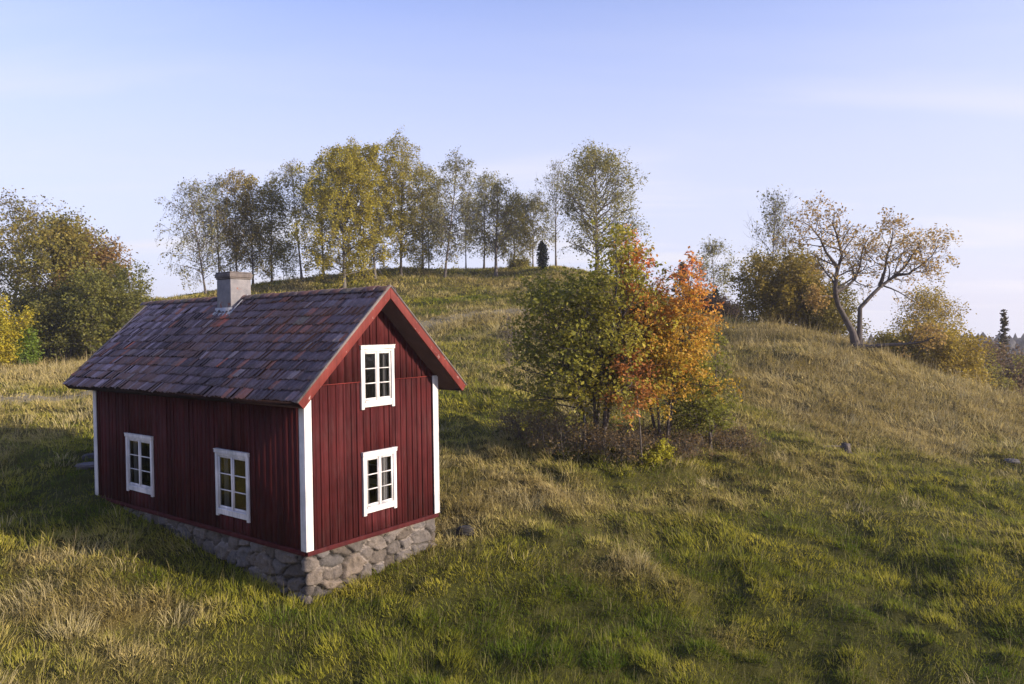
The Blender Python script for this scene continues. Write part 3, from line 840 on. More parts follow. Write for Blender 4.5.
def grow(rg, stems, p):
    """stems: (points, radius at base, radius at top, first fraction that branches, scale)
    returns the wood as a mesh builder and the points where leaves sit"""
    mb = MB(); leaves = []
    for pts, r0, r1, t0, sc in stems:
        n = len(pts)
        mb.tube(pts, [r0 + (r1 - r0) * (i / (n - 1)) ** 0.8 + (r0 * 0.35 if i == 0 else 0) for i in range(n)], 8)
        n1 = int(p['n1'] * (1 if sc >= 0.7 else 0.75)); az = rg.random() * 6
        for i in range(n1):
            f = (i + rg.random()) / n1; t = t0 + (1 - t0) * f ** p.get('bias', 1.0)
            s0, d0 = along(pts, min(t, 0.999)); az += GOLD + rg.gauss(0, 0.3)
            ang = p['a1'][0] + (p['a1'][1] - p['a1'][0]) * f + rg.gauss(0, 0.12)
            L1 = p['len1'](f) * sc * rg.uniform(0.75, 1.2)
            if L1 < 0.05: continue
            up_ = side_dir(d0, ang, az)
            b1 = limb(rg, s0, up_, L1, 5, p['d1'], p.get('w1', 0.12))
            rb = max(p['rmin'], min(r0, r0 * 0.42) * (1 - 0.75 * t) * min(1.2, L1 / p['len1'](0.3) / sc + 0.2))
            mb.tube(b1, [rb * (1 - 0.8 * q / 5) for q in range(6)], 5)
            n2 = max(1, int(p['n2'] * min(1.3, L1 / (p['len1'](0.35) * sc))))
            az2 = rg.random() * 6
            for k in range(n2):
                t2 = 0.22 + 0.78 * (k + rg.random()) / n2
                s2, d2 = along(b1, min(t2, 0.999)); az2 += GOLD + rg.gauss(0, 0.5)
                L2 = L1 * p['l2'] * (1.1 - 0.55 * t2) * rg.uniform(0.6, 1.3)
                b2 = limb(rg, s2, side_dir(d2, rg.uniform(0.45, 1.0), az2), L2, 4, p['d2'], 0.16)
                r2 = max(p['rmin'], rb * 0.4)
                mb.tube(b2, [r2 * (1 - 0.7 * q / 4) for q in range(5)], 3)
                for q in range(p['n3']):
                    t3 = 0.25 + 0.75 * (q + rg.random()) / p['n3']
                    s3, d3 = along(b2, min(t3, 0.999))
                    L3 = p['l3'] * rg.uniform(0.5, 1.3)
                    b3 = limb(rg, s3, side_dir(d3, rg.uniform(0.4, 1.1), rg.random() * 6.3), L3, 3, p['d3'], 0.18)
                    mb.tube(b3, [p['rmin'] * 0.8, p['rmin'] * 0.7, p['rmin'] * 0.6, p['rmin'] * 0.4], 3)
                    if rg.random() < p.get('bare', 0): continue
                    for _ in range(p['nl']):
                        c, _d = along(b3, min(0.999, rg.uniform(0.1, 1.0)))
                        j = p['jit']
                        leaves.append((c.x + rg.gauss(0, j), c.y + rg.gauss(0, j), c.z + rg.gauss(0, j)))
    return mb, leaves

def leaf_mesh(name, pts, size, pal, seed, parent, base, clump=0.8, mat=None, grad=None, loc=True, nup=0.3):
    """one mesh of small bent leaves; pal: colours picked by clump noise (real leaf colours)"""
    rs = np.random.RandomState(seed)
    P = np.array(pts, float)
    n = len(P)
    nr = rs.normal(size=(n, 3)); nr[:, 2] = np.abs(nr[:, 2]) + nup; nr /= np.linalg.norm(nr, axis=1, keepdims=True)
    a = np.cross(nr, rs.normal(size=(n, 3))); a /= np.linalg.norm(a, axis=1, keepdims=True)
    b_ = np.cross(nr, a)
    s = size * rs.uniform(0.45, 1.45, (n, 1))
    V = np.empty((n, 4, 3))
    V[:, 0] = P - a * s * 0.5; V[:, 1] = P + b_ * s * 0.32 + nr * s * 0.08; V[:, 2] = P + a * s * 0.5; V[:, 3] = P - b_ * s * 0.32 + nr * s * 0.08
    V = V.reshape(-1, 3)
    q = noise3(P, 1 / clump, seed) * 0.62 + rs.uniform(0, 1, n) * 0.26 + 0.06
    if grad is not None: q = q + grad(P)
    pal = np.array(pal)
    x = np.clip((q - 0.18) / 0.64, 0, 0.9999) * (len(pal) - 1)
    i = x.astype(int); f = (x - i)[:, None]
    c = pal[i] * (1 - f) + pal[i + 1] * f
    c = c * rs.uniform(0.8, 1.2, (n, 1))
    F = np.arange(n * 4)
    if loc: V = V - np.array(base)
    return np_mesh(name, V, F, np.full(n, 4), mat or M_LEAF, parent, tint=np.repeat(c, 4, 0))

def plant(name, px, D, stems_fn, p, pal, leaf, label, cat, group=None, seed=1, bark_m=None, clump=0.8, grad=None, x=None, wood_name='trunk', leaf_name='crown', nup=0.3):
    rg = random.Random(seed)
    if x is None: x = at(px, 342, D).x
    base = Vector((x, D, gz(x, D) - 0.04))
    root = empty(name, base); tag(root, label, cat, group)
    mb, lv = grow(rg, stems_fn(rg, base), p)
    mb.v = [(a - base.x, b_ - base.y, c - base.z) for a, b_, c in mb.v]
    mb.build(wood_name, bark_m or M_BARK, root, smooth=True)
    if lv: leaf_mesh(leaf_name, lv, leaf, pal, seed, root, base, clump, grad=grad, nup=nup)
    return root, base, lv

def one_stem(h, r, lean=(0, 0), bend=0.02, t0=0.25, n=9):
    def fn(rg, base):
        pts = []; d = Vector((lean[0], lean[1], 1)).normalized(); p = base.copy()
        for i in range(n + 1):
            pts.append(p.copy()); d = (d + Vector((rg.gauss(0, bend), rg.gauss(0, bend), 0.03))).normalized(); p = p + d * (h / n)
        return [(pts, r, 0.015, t0, 1.0)]
    return fn
def many_stems(k, h, r, spread=0.35, t0=0.2, rad=0.3, bend=0.07):
    def fn(rg, base):
        out = []
        for i in range(k):
            a = 2 * math.pi * (i + rg.random() * 0.6) / k
            s0 = base + Vector((math.cos(a), math.sin(a), 0)) * rad * rg.uniform(0.3, 1)
            s0.z = gz(s0.x, s0.y) - 0.05
            hh = h * rg.uniform(0.7, 1.05); sp_ = spread * rg.uniform(0.4, 1.2)
            d = Vector((math.cos(a) * sp_, math.sin(a) * sp_, 1)).normalized()
            pts = limb(rg, s0, d, hh * 1.03, 7, -0.15, bend)
            out.append((pts, r * rg.uniform(0.7, 1.1), 0.012, t0, 1.0))
        return out
    return fn
def height(px, py_top, D):
    return at(px, py_top, D).z - gz(at(px, 342, D).x, D)

# leaf colours (linear base colour)
YEL = [(0.19, 0.17, 0.026), (0.30, 0.26, 0.032), (0.41, 0.34, 0.04), (0.52, 0.42, 0.055)]
OLV = [(0.17, 0.165, 0.04), (0.23, 0.21, 0.05), (0.30, 0.26, 0.06), (0.38, 0.32, 0.08)]
GRYG = [(0.17, 0.17, 0.085), (0.22, 0.215, 0.10), (0.29, 0.265, 0.105), (0.36, 0.31, 0.11)]
BRN = [(0.20, 0.17, 0.06), (0.28, 0.225, 0.065), (0.36, 0.275, 0.075), (0.42, 0.31, 0.085)]
GRN = [(0.10, 0.11, 0.03), (0.15, 0.155, 0.036), (0.21, 0.20, 0.044), (0.27, 0.24, 0.055)]

def birch(px, D, top, wide, pal, nl, label, seed, lean=(0, 0), t0=0.22, n1=46, bare=0.0, r=None, droop=1.0, leaf=0.20, jit=0.16, name='birch_tree', clump=1.1, ang=(1.0, 0.45), group='birches on the hilltop', cat='birch'):
    h = height(px, top, D); half = wide / 2 * D / F_PX
    p = dict(n1=n1, a1=ang, len1=lambda f: max(0.3, half * 1.32 * min(1.0, 0.55 + 1.6 * f) * (1.0 - 0.74 * f ** 2.2)), d1=0.3 * droop, n2=7, l2=0.5, d2=1.4 * droop, n3=4, l3=0.85, d3=2.2 * droop,
             nl=int(nl * 1.6 + 0.5), jit=jit * 1.2, rmin=0.011, bare=bare, bias=0.9)
    return plant(name, px, D, one_stem(h, r or h * 0.0105, lean, 0.018, t0), p, pal, leaf, label, cat, group, seed, M_BARK if pal is not YEL else M_BIRCH, clump)

B = [  # px, D, top, crown width px, palette, leaves per twig, label, seed, options
 (207, 76, 176, 50, GRYG, 3, "outermost left hilltop birch, leaning left with a thin grey-green veil of leaves", 11, dict(lean=(-0.13, 0), bare=0.35, n1=52, t0=0.16)),
 (221, 79, 170, 40, GRYG, 4, "thin greyish birch rising directly behind the cottage chimney", 12, dict(bare=0.25)),
 (238, 80, 163, 38, BRN, 4, "brownish-crowned birch just right of the chimney, tallest of its clump", 13, dict(bare=0.15)),
 (254, 81, 170, 40, [OLV[2], OLV[3], BRN[2], YEL[1]], 5, "dense olive-gold birch in the left hilltop clump, its leaves hanging low", 14, dict(t0=0.12)),
 (273, 82, 173, 32, OLV, 4, "narrow dark-olive birch at the right end of the left hilltop clump", 15, dict(t0=0.15)),
 (303, 83, 158, 40, GRYG, 3, "slim bare-trunked birch standing alone in the gap between the left clump and the yellow birches", 16, dict(t0=0.5, bare=0.3, lean=(-0.06, 0), n1=34)),
 (325, 84, 153, 42, GRYG, 4, "grey-green birch half hidden at the left edge of the yellow birches", 17, dict(t0=0.12, bare=0.1)),
 (345, 76, 145, 74, YEL, 14, "broad bright-yellow weeping birch, nearest to the cottage ridge", 18, dict(t0=0.10, n1=62, r=0.2)),
 (376, 79, 140, 70, YEL, 14, "bright-yellow weeping birch with a slim trunk, close right of the broadest yellow one", 19, dict(t0=0.16, n1=58)),
 (402, 81, 136, 58, [OLV[1], OLV[2], OLV[3], YEL[1]], 6, "tallest olive-yellow birch on the hilltop, towering behind the bright-yellow pair", 20, dict(t0=0.16, n1=58)),
 (424, 86, 160, 42, OLV, 5, "olive-green birch in the back row right of the yellow group", 21, dict(t0=0.12, bare=0.1)),
 (446, 79, 145, 44, GRYG, 4, "tall slender grey-leaved birch with a long clear trunk, set forward on the slope", 22, dict(t0=0.2, bare=0.28, lean=(0.07, 0), n1=52)),
 (485, 87, 168, 34, GRYG, 4, "thin grey birch on the crest, left of a darker-trunked twin", 23, dict(bare=0.28, t0=0.25)),
 (497, 81, 174, 46, [GRYG[0], GRYG[1], OLV[2], OLV[3]], 4, "dark-trunked birch with a rounded open crown near the middle of the crest", 24, dict(bare=0.22, t0=0.25, r=0.19)),
 (516, 87, 188, 32, OLV, 4, "short olive-yellow birch behind the dark-trunked one", 25, dict(t0=0.2)),
 (534, 88, 189, 36, GRYG, 4, "low airy birch with a patch of yellow leaves, left of the dark juniper", 26, dict(bare=0.25, t0=0.3)),
]
for px, D, top, wd, pal, nl, lab, sd_, kw in B:
    kw['t0'] = kw.get('t0', 0.22) * (0.7 if kw.get('t0', 0.22) < 0.4 else 1)
    birch(px, D, top + 9, wd * 1.2, pal, nl + 1, lab, sd_, **kw)
birch(557, 85, 172, 46, GRYG, 2, "nearly leafless forked tree between the juniper and the big grey-green aspen", 27, bare=0.62, droop=-0.3, ang=(0.75, 0.4), t0=0.3, name='bare_tree', n1=30, cat='tree', group='trees on the hilltop')
birch(598, 78, 162, 78, [GRYG[0], GRYG[1], OLV[2], OLV[2]], 9, "big wide grey-green aspen rising behind the autumn bush", 28, t0=0.12, n1=70, droop=-0.15, ang=(1.15, 0.5), r=0.26, jit=0.22, name='aspen_tree', bare=0.1, cat='aspen', group='trees on the hilltop')
birch(716, 72, 247, 38, GRYG, 4, "small thin grey tree standing apart behind the brown hedge", 29, bare=0.3, t0=0.3, droop=0.1, name='young_tree', n1=30, cat='tree', group='trees beyond the knoll')
birch(285, 88, 247, 30, GRYG, 3, "low bluish shrub-like birch under the lone slim birch", 30, bare=0.25, t0=0.08, droop=0.3, n1=26, name='birch_tree')
birch(430, 90, 205, 40, OLV, 5, "small leafy birch low in the back row behind the forward slender one", 31, t0=0.08, droop=0.5, n1=30, name='birch_tree')
birch(467, 91, 200, 34, GRYG, 4, "faint small birch in the gap behind the slender grey-leaved one", 32, bare=0.2, t0=0.2, droop=0.6, n1=30, name='birch_tree')

# needle trees
def needle_tree(name, px, D, top, wide, lab, seed, pal, cat, group=None, juniper=False):
    rg = random.Random(seed)
    x = at(px, 342, D).x; base = Vector((x, D, gz(x, D) - 0.05)); h = height(px, top, D); half = wide / 2 * D / F_PX
    root = empty(name, base); tag(root, lab, cat, group)
    mb = MB(); lv = []
    mb.tube([Vector((0, 0, 0)), Vector((0.02, 0, h * 0.5)), Vector((0, 0, h))], [h * 0.018, h * 0.011, 0.01], 6)
    n = 70 if not juniper else 60
    for i in range(n):
        f = (i + rg.random()) / n; zz = h * (0.10 + 0.9 * f)
        rr = half * ((1 - f) ** 0.8 * (0.75 + 0.5 * rg.random()) if not juniper else math.sin(math.pi * min(1, 0.14 + 0.86 * f)) ** 0.6 * rg.uniform(0.85, 1.08))
        a = i * GOLD + rg.random(); d = Vector((math.cos(a), math.sin(a), 0.9 if juniper else 0.05))
        pts = limb(rg, Vector((0, 0, zz if not juniper else zz - rr * 0.6)), d, rr * (1.25 if juniper else 1.0), 4, 0.35 if not juniper else -0.5, 0.06)
        mb.tube(pts, [0.02, 0.018, 0.014, 0.01, 0.006], 3)
        for q in range(26 if juniper else 22):
            c, _d = along(pts, 0.15 + 0.849 * rg.random()); lv.append((c.x + rg.gauss(0, .1), c.y + rg.gauss(0, .1), c.z + rg.gauss(0, .07) - 0.05))
    mb.build('trunk', M_BARKD, root, smooth=True)
    leaf_mesh('crown', lv, 0.24, pal, seed, root, base, 0.8, loc=False)
DKG = [(0.012, 0.022, 0.012), (0.02, 0.034, 0.016), (0.03, 0.048, 0.02), (0.04, 0.06, 0.024)]
needle_tree('juniper', 543.5, 82, 242, 17, "dark green egg-shaped juniper on the crest", 41, DKG, 'juniper', juniper=True)
needle_tree('spruce_tree', 1004, 66, 309, 24, "thin reddish-green spruce at the right edge above the round hedge", 42, [(0.05, 0.045, 0.025), (0.08, 0.065, 0.03), (0.11, 0.08, 0.035)], 'spruce')
needle_tree('spruce_tree', 683, 68, 262, 34, "small bluish spruce peeping over the right shoulder of the orange tree", 43, [(0.03, 0.045, 0.03), (0.05, 0.065, 0.04), (0.07, 0.08, 0.05)], 'spruce')
needle_tree('spruce_tree', 716, 66, 289, 18, "tiny dark spruce among the brown hedge", 44, DKG, 'spruce')
needle_tree('columnar_shrub', 978, 58, 352, 20, "narrow upright olive shrub between the golden thicket and the round hedge", 45, OLV, 'shrub', juniper=True)

# broadleaf trees and shrubs
def broad(px, D, top, wide, pal, nl, label, seed, name='oak_tree', t0=0.22, n1=44, leaf=0.23, jit=0.28, bare=0.0, group=None, cat='tree', r=None, lean=(0, 0), n2=7, grad=None, clump=1.6, n3=3, l3=0.7, a1=(1.25, 0.5), bk=None, rmin=0.013):
    h = height(px, top, D); half = wide / 2 * D / F_PX
    p = dict(n1=n1, a1=a1, len1=lambda f: max(0.3, half * 1.0 * math.sqrt(max(0.02, 1 - (f * 0.98) ** 2)) * (0.75 + 0.3 * f)), d1=-0.25, n2=n2, l2=0.5, d2=0.1, n3=n3, l3=l3, d3=0.25, nl=nl * 2, jit=jit, rmin=rmin, bare=bare, w1=0.17)
    return plant(name, px, D, one_stem(h * 0.93, r or h * 0.02, lean, 0.05, t0), p, pal, leaf, label, cat, group, seed, bk or M_BARKD, clump, grad)
def shrub(px, D, top, wide, pal, nl, label, seed, name='shrub', k=6, t0=0.1, n1=14, leaf=0.16, jit=0.2, bare=0.0, group=None, cat='shrub', spread=None, r=0.05, clump=0.9, n2=5, n3=3, l3=0.45, bk=None, rmin=0.009, grad=None, rad=None, x=None):
    h = height(px, top, D); half = wide / 2 * D / F_PX
    p = dict(n1=n1, a1=(1.1, 0.6), len1=lambda f: max(0.2, half * 0.62 * (1.05 - 0.6 * f)), d1=-0.1, n2=n2, l2=0.5, d2=0.2, n3=n3, l3=l3, d3=0.3, nl=int(nl * 1.5), jit=jit, rmin=rmin, bare=bare, w1=0.15)
    return plant(name, px, D, many_stems(k, h * 0.95, r, spread if spread is not None else min(0.9, 0.55 * half / h), t0, rad if rad is not None else half * 0.35), p, pal, leaf, label, cat, group, seed, bk or M_BARK, clump, grad, x=x, wood_name='stems', leaf_name='foliage')

LW = 'trees of the left wood'
OAKB = [(0.13, 0.13, 0.055), (0.18, 0.16, 0.06), (0.24, 0.19, 0.07), (0.29, 0.21, 0.085)]
broad(12, 68, 217, 130, OAKB, 6, "tall thin-crowned brownish oak at the left edge, sky showing through", 51, bare=0.25, group=LW, cat='oak', t0=0.35, n1=40)
broad(58, 61, 235, 130, [OLV[0], OLV[1], (0.26, 0.21, 0.05), (0.33, 0.25, 0.06)], 10, "yellow-brown oak in the middle of the left wood", 52, group=LW, cat='oak', t0=0.2)
broad(98, 64, 247, 100, [(0.18, 0.14, 0.05), (0.26, 0.17, 0.06), (0.32, 0.19, 0.07), (0.30, 0.21, 0.06)], 9, "reddish-brown domed tree high on the right of the left wood", 53, name='maple_tree', group=LW, cat='maple', t0=0.25, bare=0.08)
broad(-30, 64, 215, 110, OLV, 8, "dark green tree cut by the left border of the photo", 54, group=LW, cat='tree', name='broadleaf_tree')
shrub(106, 58, 268, 92, GRN, 9, "large green hazel bush at the right end of the left wood, leafy to the ground", 55, name='hazel_bush', k=8, n1=20, r=0.07, group=LW, cat='hazel', leaf=0.19)
shrub(58, 58.5, 280, 84, [(0.09, 0.10, 0.03), (0.13, 0.135, 0.035), (0.18, 0.17, 0.04), (0.24, 0.21, 0.05)], 9, "dark olive hazel bush under the yellow-brown oak", 56, name='hazel_bush', k=8, n1=20, r=0.07, group=LW, cat='hazel', leaf=0.19)
shrub(136, 63, 282, 26, GRYG, 5, "wispy greyish sapling at the right tip of the left wood", 57, name='sapling', k=3, n1=14, bare=0.2, cat='sapling', group=LW)
shrub(0, 53, 304, 36, [(0.22, 0.21, 0.03), (0.36, 0.32, 0.035), (0.52, 0.42, 0.04), (0.60, 0.48, 0.05)], 10, "bright yellow bush at the left edge of the field", 58, name='yellow_bush', k=6, n1=16, cat='bush', r=0.04)
shrub(24, 54, 332, 20, [(0.10, 0.16, 0.02), (0.17, 0.24, 0.03), (0.25, 0.30, 0.04)], 9, "small fresh-green shrub beside the yellow bush", 59, name='green_bush', k=5, n1=10, cat='bush', r=0.03)

# right-hand thicket behind the knoll
TH_ = 'bushes behind the knoll'
shrub(790, 53, 254, 98, [(0.15, 0.12, 0.026), (0.22, 0.17, 0.032), (0.29, 0.22, 0.04), (0.35, 0.26, 0.05)], 13, "large rounded olive-brown bush behind the crest of the knoll", 61, name='rounded_bush', k=10, n1=20, r=0.07, leaf=0.17, cat='bush', group=TH_)
shrub(826, 52, 286, 72, [(0.12, 0.11, 0.025), (0.2, 0.17, 0.03), (0.28, 0.22, 0.04)], 9, "lower yellow-olive bush between the rounded bush and the forked tree", 62, name='rounded_bush', k=7, n1=16, r=0.05, leaf=0.15, cat='bush', group=TH_)
birch(771, 60, 203, 52, GRYG, 2, "bare grey tree top showing above the rounded olive bush", 63, bare=0.45, droop=-0.35, ang=(0.8, 0.4), t0=0.4, name='bare_tree', n1=34, cat='tree', group='trees beyond the knoll')
shrub(716, 60, 299, 40, [(0.055, 0.04, 0.032), (0.085, 0.058, 0.045), (0.11, 0.075, 0.055)], 6, "low brown-purple hedge bush beside the knoll crest", 64, name='brown_bush', k=8, n1=14, r=0.03, cat='bush', rad=1.3, group=TH_)
shrub(893, 50, 336, 46, [(0.22, 0.19, 0.03), (0.31, 0.25, 0.04), (0.4, 0.31, 0.05)], 8, "small golden bush between the forked tree's right limb and the skyline", 65, name='golden_bush', k=6, n1=12, r=0.03, cat='bush', group=TH_)
birch(930, 52, 299, 62, [(0.24, 0.20, 0.04), (0.34, 0.26, 0.045), (0.42, 0.31, 0.055), (0.46, 0.34, 0.065)], 9, "golden birch thinning towards the top, right of the forked tree", 66, t0=0.08, droop=0.2, n1=44, ang=(1.0, 0.5), name='birch_tree', leaf=0.14, bare=0.12, group='trees beyond the knoll')
shrub(936, 49, 328, 96, [(0.24, 0.19, 0.03), (0.34, 0.25, 0.038), (0.43, 0.32, 0.045)], 10, "dense golden-brown thicket at the foot of the golden birch", 67, name='golden_bush', k=9, n1=14, r=0.04, cat='bush', group=TH_)
shrub(966, 51, 312, 40, [(0.17, 0.17, 0.04), (0.26, 0.24, 0.05), (0.34, 0.28, 0.06)], 5, "airy spray of long thin branches arching right from the golden thicket", 68, name='arching_shrub', k=4, n1=10, r=0.035, bare=0.3, spread=0.75, cat='shrub', group=TH_)
shrub(1018, 56, 346, 76, [(0.13, 0.09, 0.055), (0.18, 0.12, 0.065), (0.22, 0.15, 0.075)], 10, "rounded brown hedge at the right edge below the spruce", 69, name='round_hedge', k=9, n1=18, r=0.04, cat='hedge', rad=1.8)
shrub(1003, 52, 380, 22, [(0.13, 0.13, 0.025), (0.2, 0.17, 0.03), (0.26, 0.2, 0.04)], 8, "little olive shrub in front of the round brown hedge", 70, name='small_shrub', k=5, n1=9, r=0.02, cat='shrub')
shrub(520, 88, 262, 20, OLV, 7, "low rounded shrub on the crest left of the juniper", 71, name='small_shrub', k=5, n1=9, r=0.03, cat='shrub')

# the old forked tree on the knoll
def forked(rg, base):
    D = base.y
    def P(px, py, dy): return at(px, py, D + dy)
    b0 = base
    left = [b0 + Vector((-.05, 0, 0)), P(853, 333, .1), P(845, 318, .1), P(838, 305, .0), P(835, 290, -.2), P(837, 272, -.3), P(842, 255, -.4), P(838, 238, -.6), P(832, 222, -.8)]
    right = [b0 + Vector((.15, 0.05, 0)), P(859.5, 330, .1), P(860, 308, .2), P(871, 296, .3), P(880, 287, .5), P(892, 278, .6), P(904, 268, .8), P(915, 252, 1.0), P(922, 240, 1.2)]
    l2 = [P(836, 292, -.1), P(846, 287, .4), P(855, 279, .8), P(860, 266, 1.2), P(862, 252, 1.6), P(868, 238, 2)]
    l3 = [P(838, 268, -.3), P(826, 252, -.9), P(820, 238, -1.2), P(810, 226, -1.6), P(803, 222, -2)]
    r2 = [P(880, 286, .5), P(885, 270, .2), P(887, 256, -.1), P(892, 240, -.5), P(893, 228, -.8)]
    r3 = [P(896, 275, .6), P(908, 274, .2), P(920, 266, -.2), P(932, 256, -.5), P(938, 246, -.8)]
    low = [P(834, 297, 0), P(826, 296, -.5), P(817, 297, -1.2)]
    fallen = [b0 + Vector((.1, -.1, .12)), P(870, 347, -.4), P(885, 345, -.7), P(905, 344, -.9), P(922, 342, -1.1), P(936, 336, -1.4)]
    return [(left, .24, .04, .5, 1), (right, .18, .04, .52, 1), (l2, .12, .02, .3, .8), (l3, .09, .02, .3, .9), (r2, .10, .02, .3, .8), (r3, .08, .02, .25, .8), (low, .07, .04, .9, .3), (fallen, .17, .03, .6, .5)]
PINK = [(0.26, 0.17, 0.07), (0.36, 0.24, 0.07), (0.43, 0.28, 0.09), (0.44, 0.34, 0.07)]
pf = dict(n1=17, a1=(1.05, 0.7), len1=lambda f: 2.15 - 1.0 * f, d1=0.0, n2=5, l2=0.5, d2=0.1, n3=3, l3=0.42, d3=0.1, nl=6, jit=0.15, rmin=0.009, bare=0.2, w1=0.2)
plant('forked_tree', 857, 43.3, forked, pf, PINK, 0.145, "old tree forked into two crooked trunks on the knoll, pinkish-gold leaves", 'tree', None, 81, M_BARKD, 0.9)

# the autumn trees in the middle of the slope
CH_ = 'autumn trees on the slope'
CHG = [(0.19, 0.19, 0.03), (0.27, 0.25, 0.036), (0.36, 0.31, 0.042), (0.46, 0.38, 0.05), (0.56, 0.44, 0.06)]
CHO = [(0.36, 0.27, 0.035), (0.52, 0.33, 0.045), (0.62, 0.32, 0.06), (0.63, 0.25, 0.065), (0.55, 0.16, 0.07)]
def cherry(px, D, top, wide, pal, nl, label, seed, k, grad=None, t0=0.18, bare=0.05, n1=26, rad=0.25, spread=0.3, leaf=0.105, bk=None, r=0.085, lenf=0.85, x=None, lean=0):
    h = height(px, top, D); half = wide / 2 * D / F_PX
    p = dict(n1=n1, a1=(1.15, 0.5), len1=lambda f: max(0.25, half * lenf * (1.1 - 0.75 * f ** 1.4)), d1=-0.05, n2=6, l2=0.48, d2=0.1, n3=3, l3=0.36, d3=0.25, nl=int(nl * 1.6), jit=0.085, rmin=0.006, bare=bare, w1=0.14)
    return plant('cherry_tree', px, D, many_stems(k, h * 1.12, r, spread, t0, rad, 0.05), p, pal, leaf, label, 'cherry', CH_, seed, bk or M_BARKD, 0.8, grad, x=x)
cherry(596, 24.9, 266, 144, CHG, 6, "large olive-green cherry tree turning yellow, left half of the autumn clump", 91, 6, grad=lambda P: 0.22 * np.clip((1.4 - (P[:, 2] - 0.2)) / 2.5, -0.6, 0.6) + 0.10 * np.clip(P[:, 0] - 3.4, -1, 1), t0=0.26, n1=30, leaf=0.125)
cherry(662, 25.0, 276, 104, CHO, 9, "fiery orange cherry tree with red top shoots, right half of the autumn clump", 92, 4, grad=lambda P: 0.20 * np.clip((P[:, 2] - 4.9) / 1.0, -0.5, 1.2) - 0.08, t0=0.28, n1=28, r=0.06, spread=0.14, rad=0.2)
cherry(642, 23.3, 356, 74, [(0.42, 0.16, 0.05), (0.50, 0.20, 0.06), (0.52, 0.24, 0.07), (0.46, 0.26, 0.06)], 7, "small salmon-orange cherry sapling with a thin stem, in front of the clump", 93, 1, t0=0.45, n1=14, rad=0.05, spread=0.15, bk=M_BARK, r=0.026, lenf=0.8)
cherry(584, 24.4, 372, 80, [(0.15, 0.15, 0.025), (0.26, 0.23, 0.03), (0.38, 0.31, 0.035), (0.46, 0.36, 0.04)], 5, "small yellow-green cherry sapling with a pale stem, front left of the clump", 94, 1, t0=0.42, n1=14, rad=0.05, spread=0.1, bk=M_PALEBARK, r=0.035, lenf=0.85)
shrub(706, 25.4, 342, 88, [(0.11, 0.125, 0.025), (0.17, 0.18, 0.03), (0.25, 0.24, 0.036), (0.34, 0.30, 0.045)], 7, "loose green shrub with a dark trunk at the right foot of the autumn clump", 95, name='green_shrub', k=4, n1=20, r=0.07, leaf=0.10, jit=0.07, l3=0.32, bare=0.15, rmin=0.006, bk=M_BARKD, rad=0.25)
shrub(652, 23.6, 450, 42, [(0.26, 0.26, 0.03), (0.4, 0.37, 0.035), (0.5, 0.44, 0.04)], 7, "low bright-yellow bush on the grass below the orange tree", 96, name='yellow_bush', k=5, n1=8, r=0.012, leaf=0.08, jit=0.05, l3=0.18, n2=3, rmin=0.004, cat='bush')
BRW = [(0.10, 0.068, 0.036), (0.155, 0.10, 0.048), (0.21, 0.145, 0.06), (0.18, 0.16, 0.04)]
for i, (px, D, top, wd, lab) in enumerate([(566, 24.6, 418, 74, "tangled brown bramble thicket at the left foot of the autumn clump"), (612, 24.2, 425, 64, "brown bramble thicket below the dark trunk of the big cherry"), (672, 24.6, 432, 60, "low brown bramble thicket between the orange tree and the green shrub"), (728, 26.0, 438, 46, "sparse brown bramble tuft right of the green shrub"), (530, 26.5, 415, 70, "dim brown bramble thicket reaching left into the shade of the autumn clump")]):
    shrub(px, D, top, wd, BRW, 3, lab, 100 + i, name='bramble_thicket', k=14, n1=9, r=0.012, leaf=0.075, jit=0.07, l3=0.28, n2=4, n3=2, rmin=0.005, cat='brambles', group='brambles under the autumn trees', rad=0.9, bare=0.25, spread=0.5)
shrub(509, 40, 314, 14, [(0.08, 0.07, 0.03), (0.13, 0.1, 0.04)], 2, "single dark twiggy sapling beside the track, left of the autumn trees", 110, name='sapling', k=2, n1=8, r=0.025, bare=0.5, cat='sapling', leaf=0.1)
shrub(19, 33, 412, 16, [(0.035, 0.04, 0.018), (0.06, 0.06, 0.022), (0.09, 0.08, 0.03)], 6, "small dark upright shrub in the left field below the track", 111, name='small_shrub', k=4, n1=10, r=0.02, cat='shrub', leaf=0.09, jit=0.06, l3=0.2)

# ---------------------------------------------------------------- small things on the meadow
def rock(name, px, py, size, seed, col, label, cat, x=None, y=None, rz=0, sink=0.35):
    import bmesh
    gx, gy = ghit(px, py) if x is None else (x, y)
    bm = bmesh.new(); bmesh.ops.create_icosphere(bm, subdivisions=4, radius=1)
    V = np.array([v.co[:] for v in bm.verts]); 
    k = 1 + (noise3(V + seed, 1.3, seed) - 0.5) * 0.9 + (noise3(V + seed, 4, seed + 1) - 0.5) * 0.22
    V = np.sign(V) * np.abs(V) ** 0.8 * k[:, None] * np.array(size)
    F = [[v.index for v in f.verts] for f in bm.faces]; bm.free()
    o = np_mesh(name, V, [i for f in F for i in f], [len(f) for f in F], M_STONE, None, tint=np.tile(np.array(col), (len(V), 1)), smooth=True)
    o.location = (gx, gy, gz(gx, gy) + size[2] * (1 - 2 * sink)); o.rotation_euler = (0, 0, rz)
    tag(o, label, cat); return o
rock('boulder', 466, 536, (0.22, 0.19, 0.13), 3, (0.035, 0.032, 0.030), "half-buried boulder, darkened to stand in for a shaded hollow in the grass right of the cottage", 'boulder')  # near-black stone colour paints the shade of a hollow in the turf
rock('flat_stone', 88, 472, (0.34, 0.26, 0.09), 4, (0.13, 0.12, 0.135), "pale flat stone lying lowest beside the rear cottage corner", 'stone', sink=0.2)
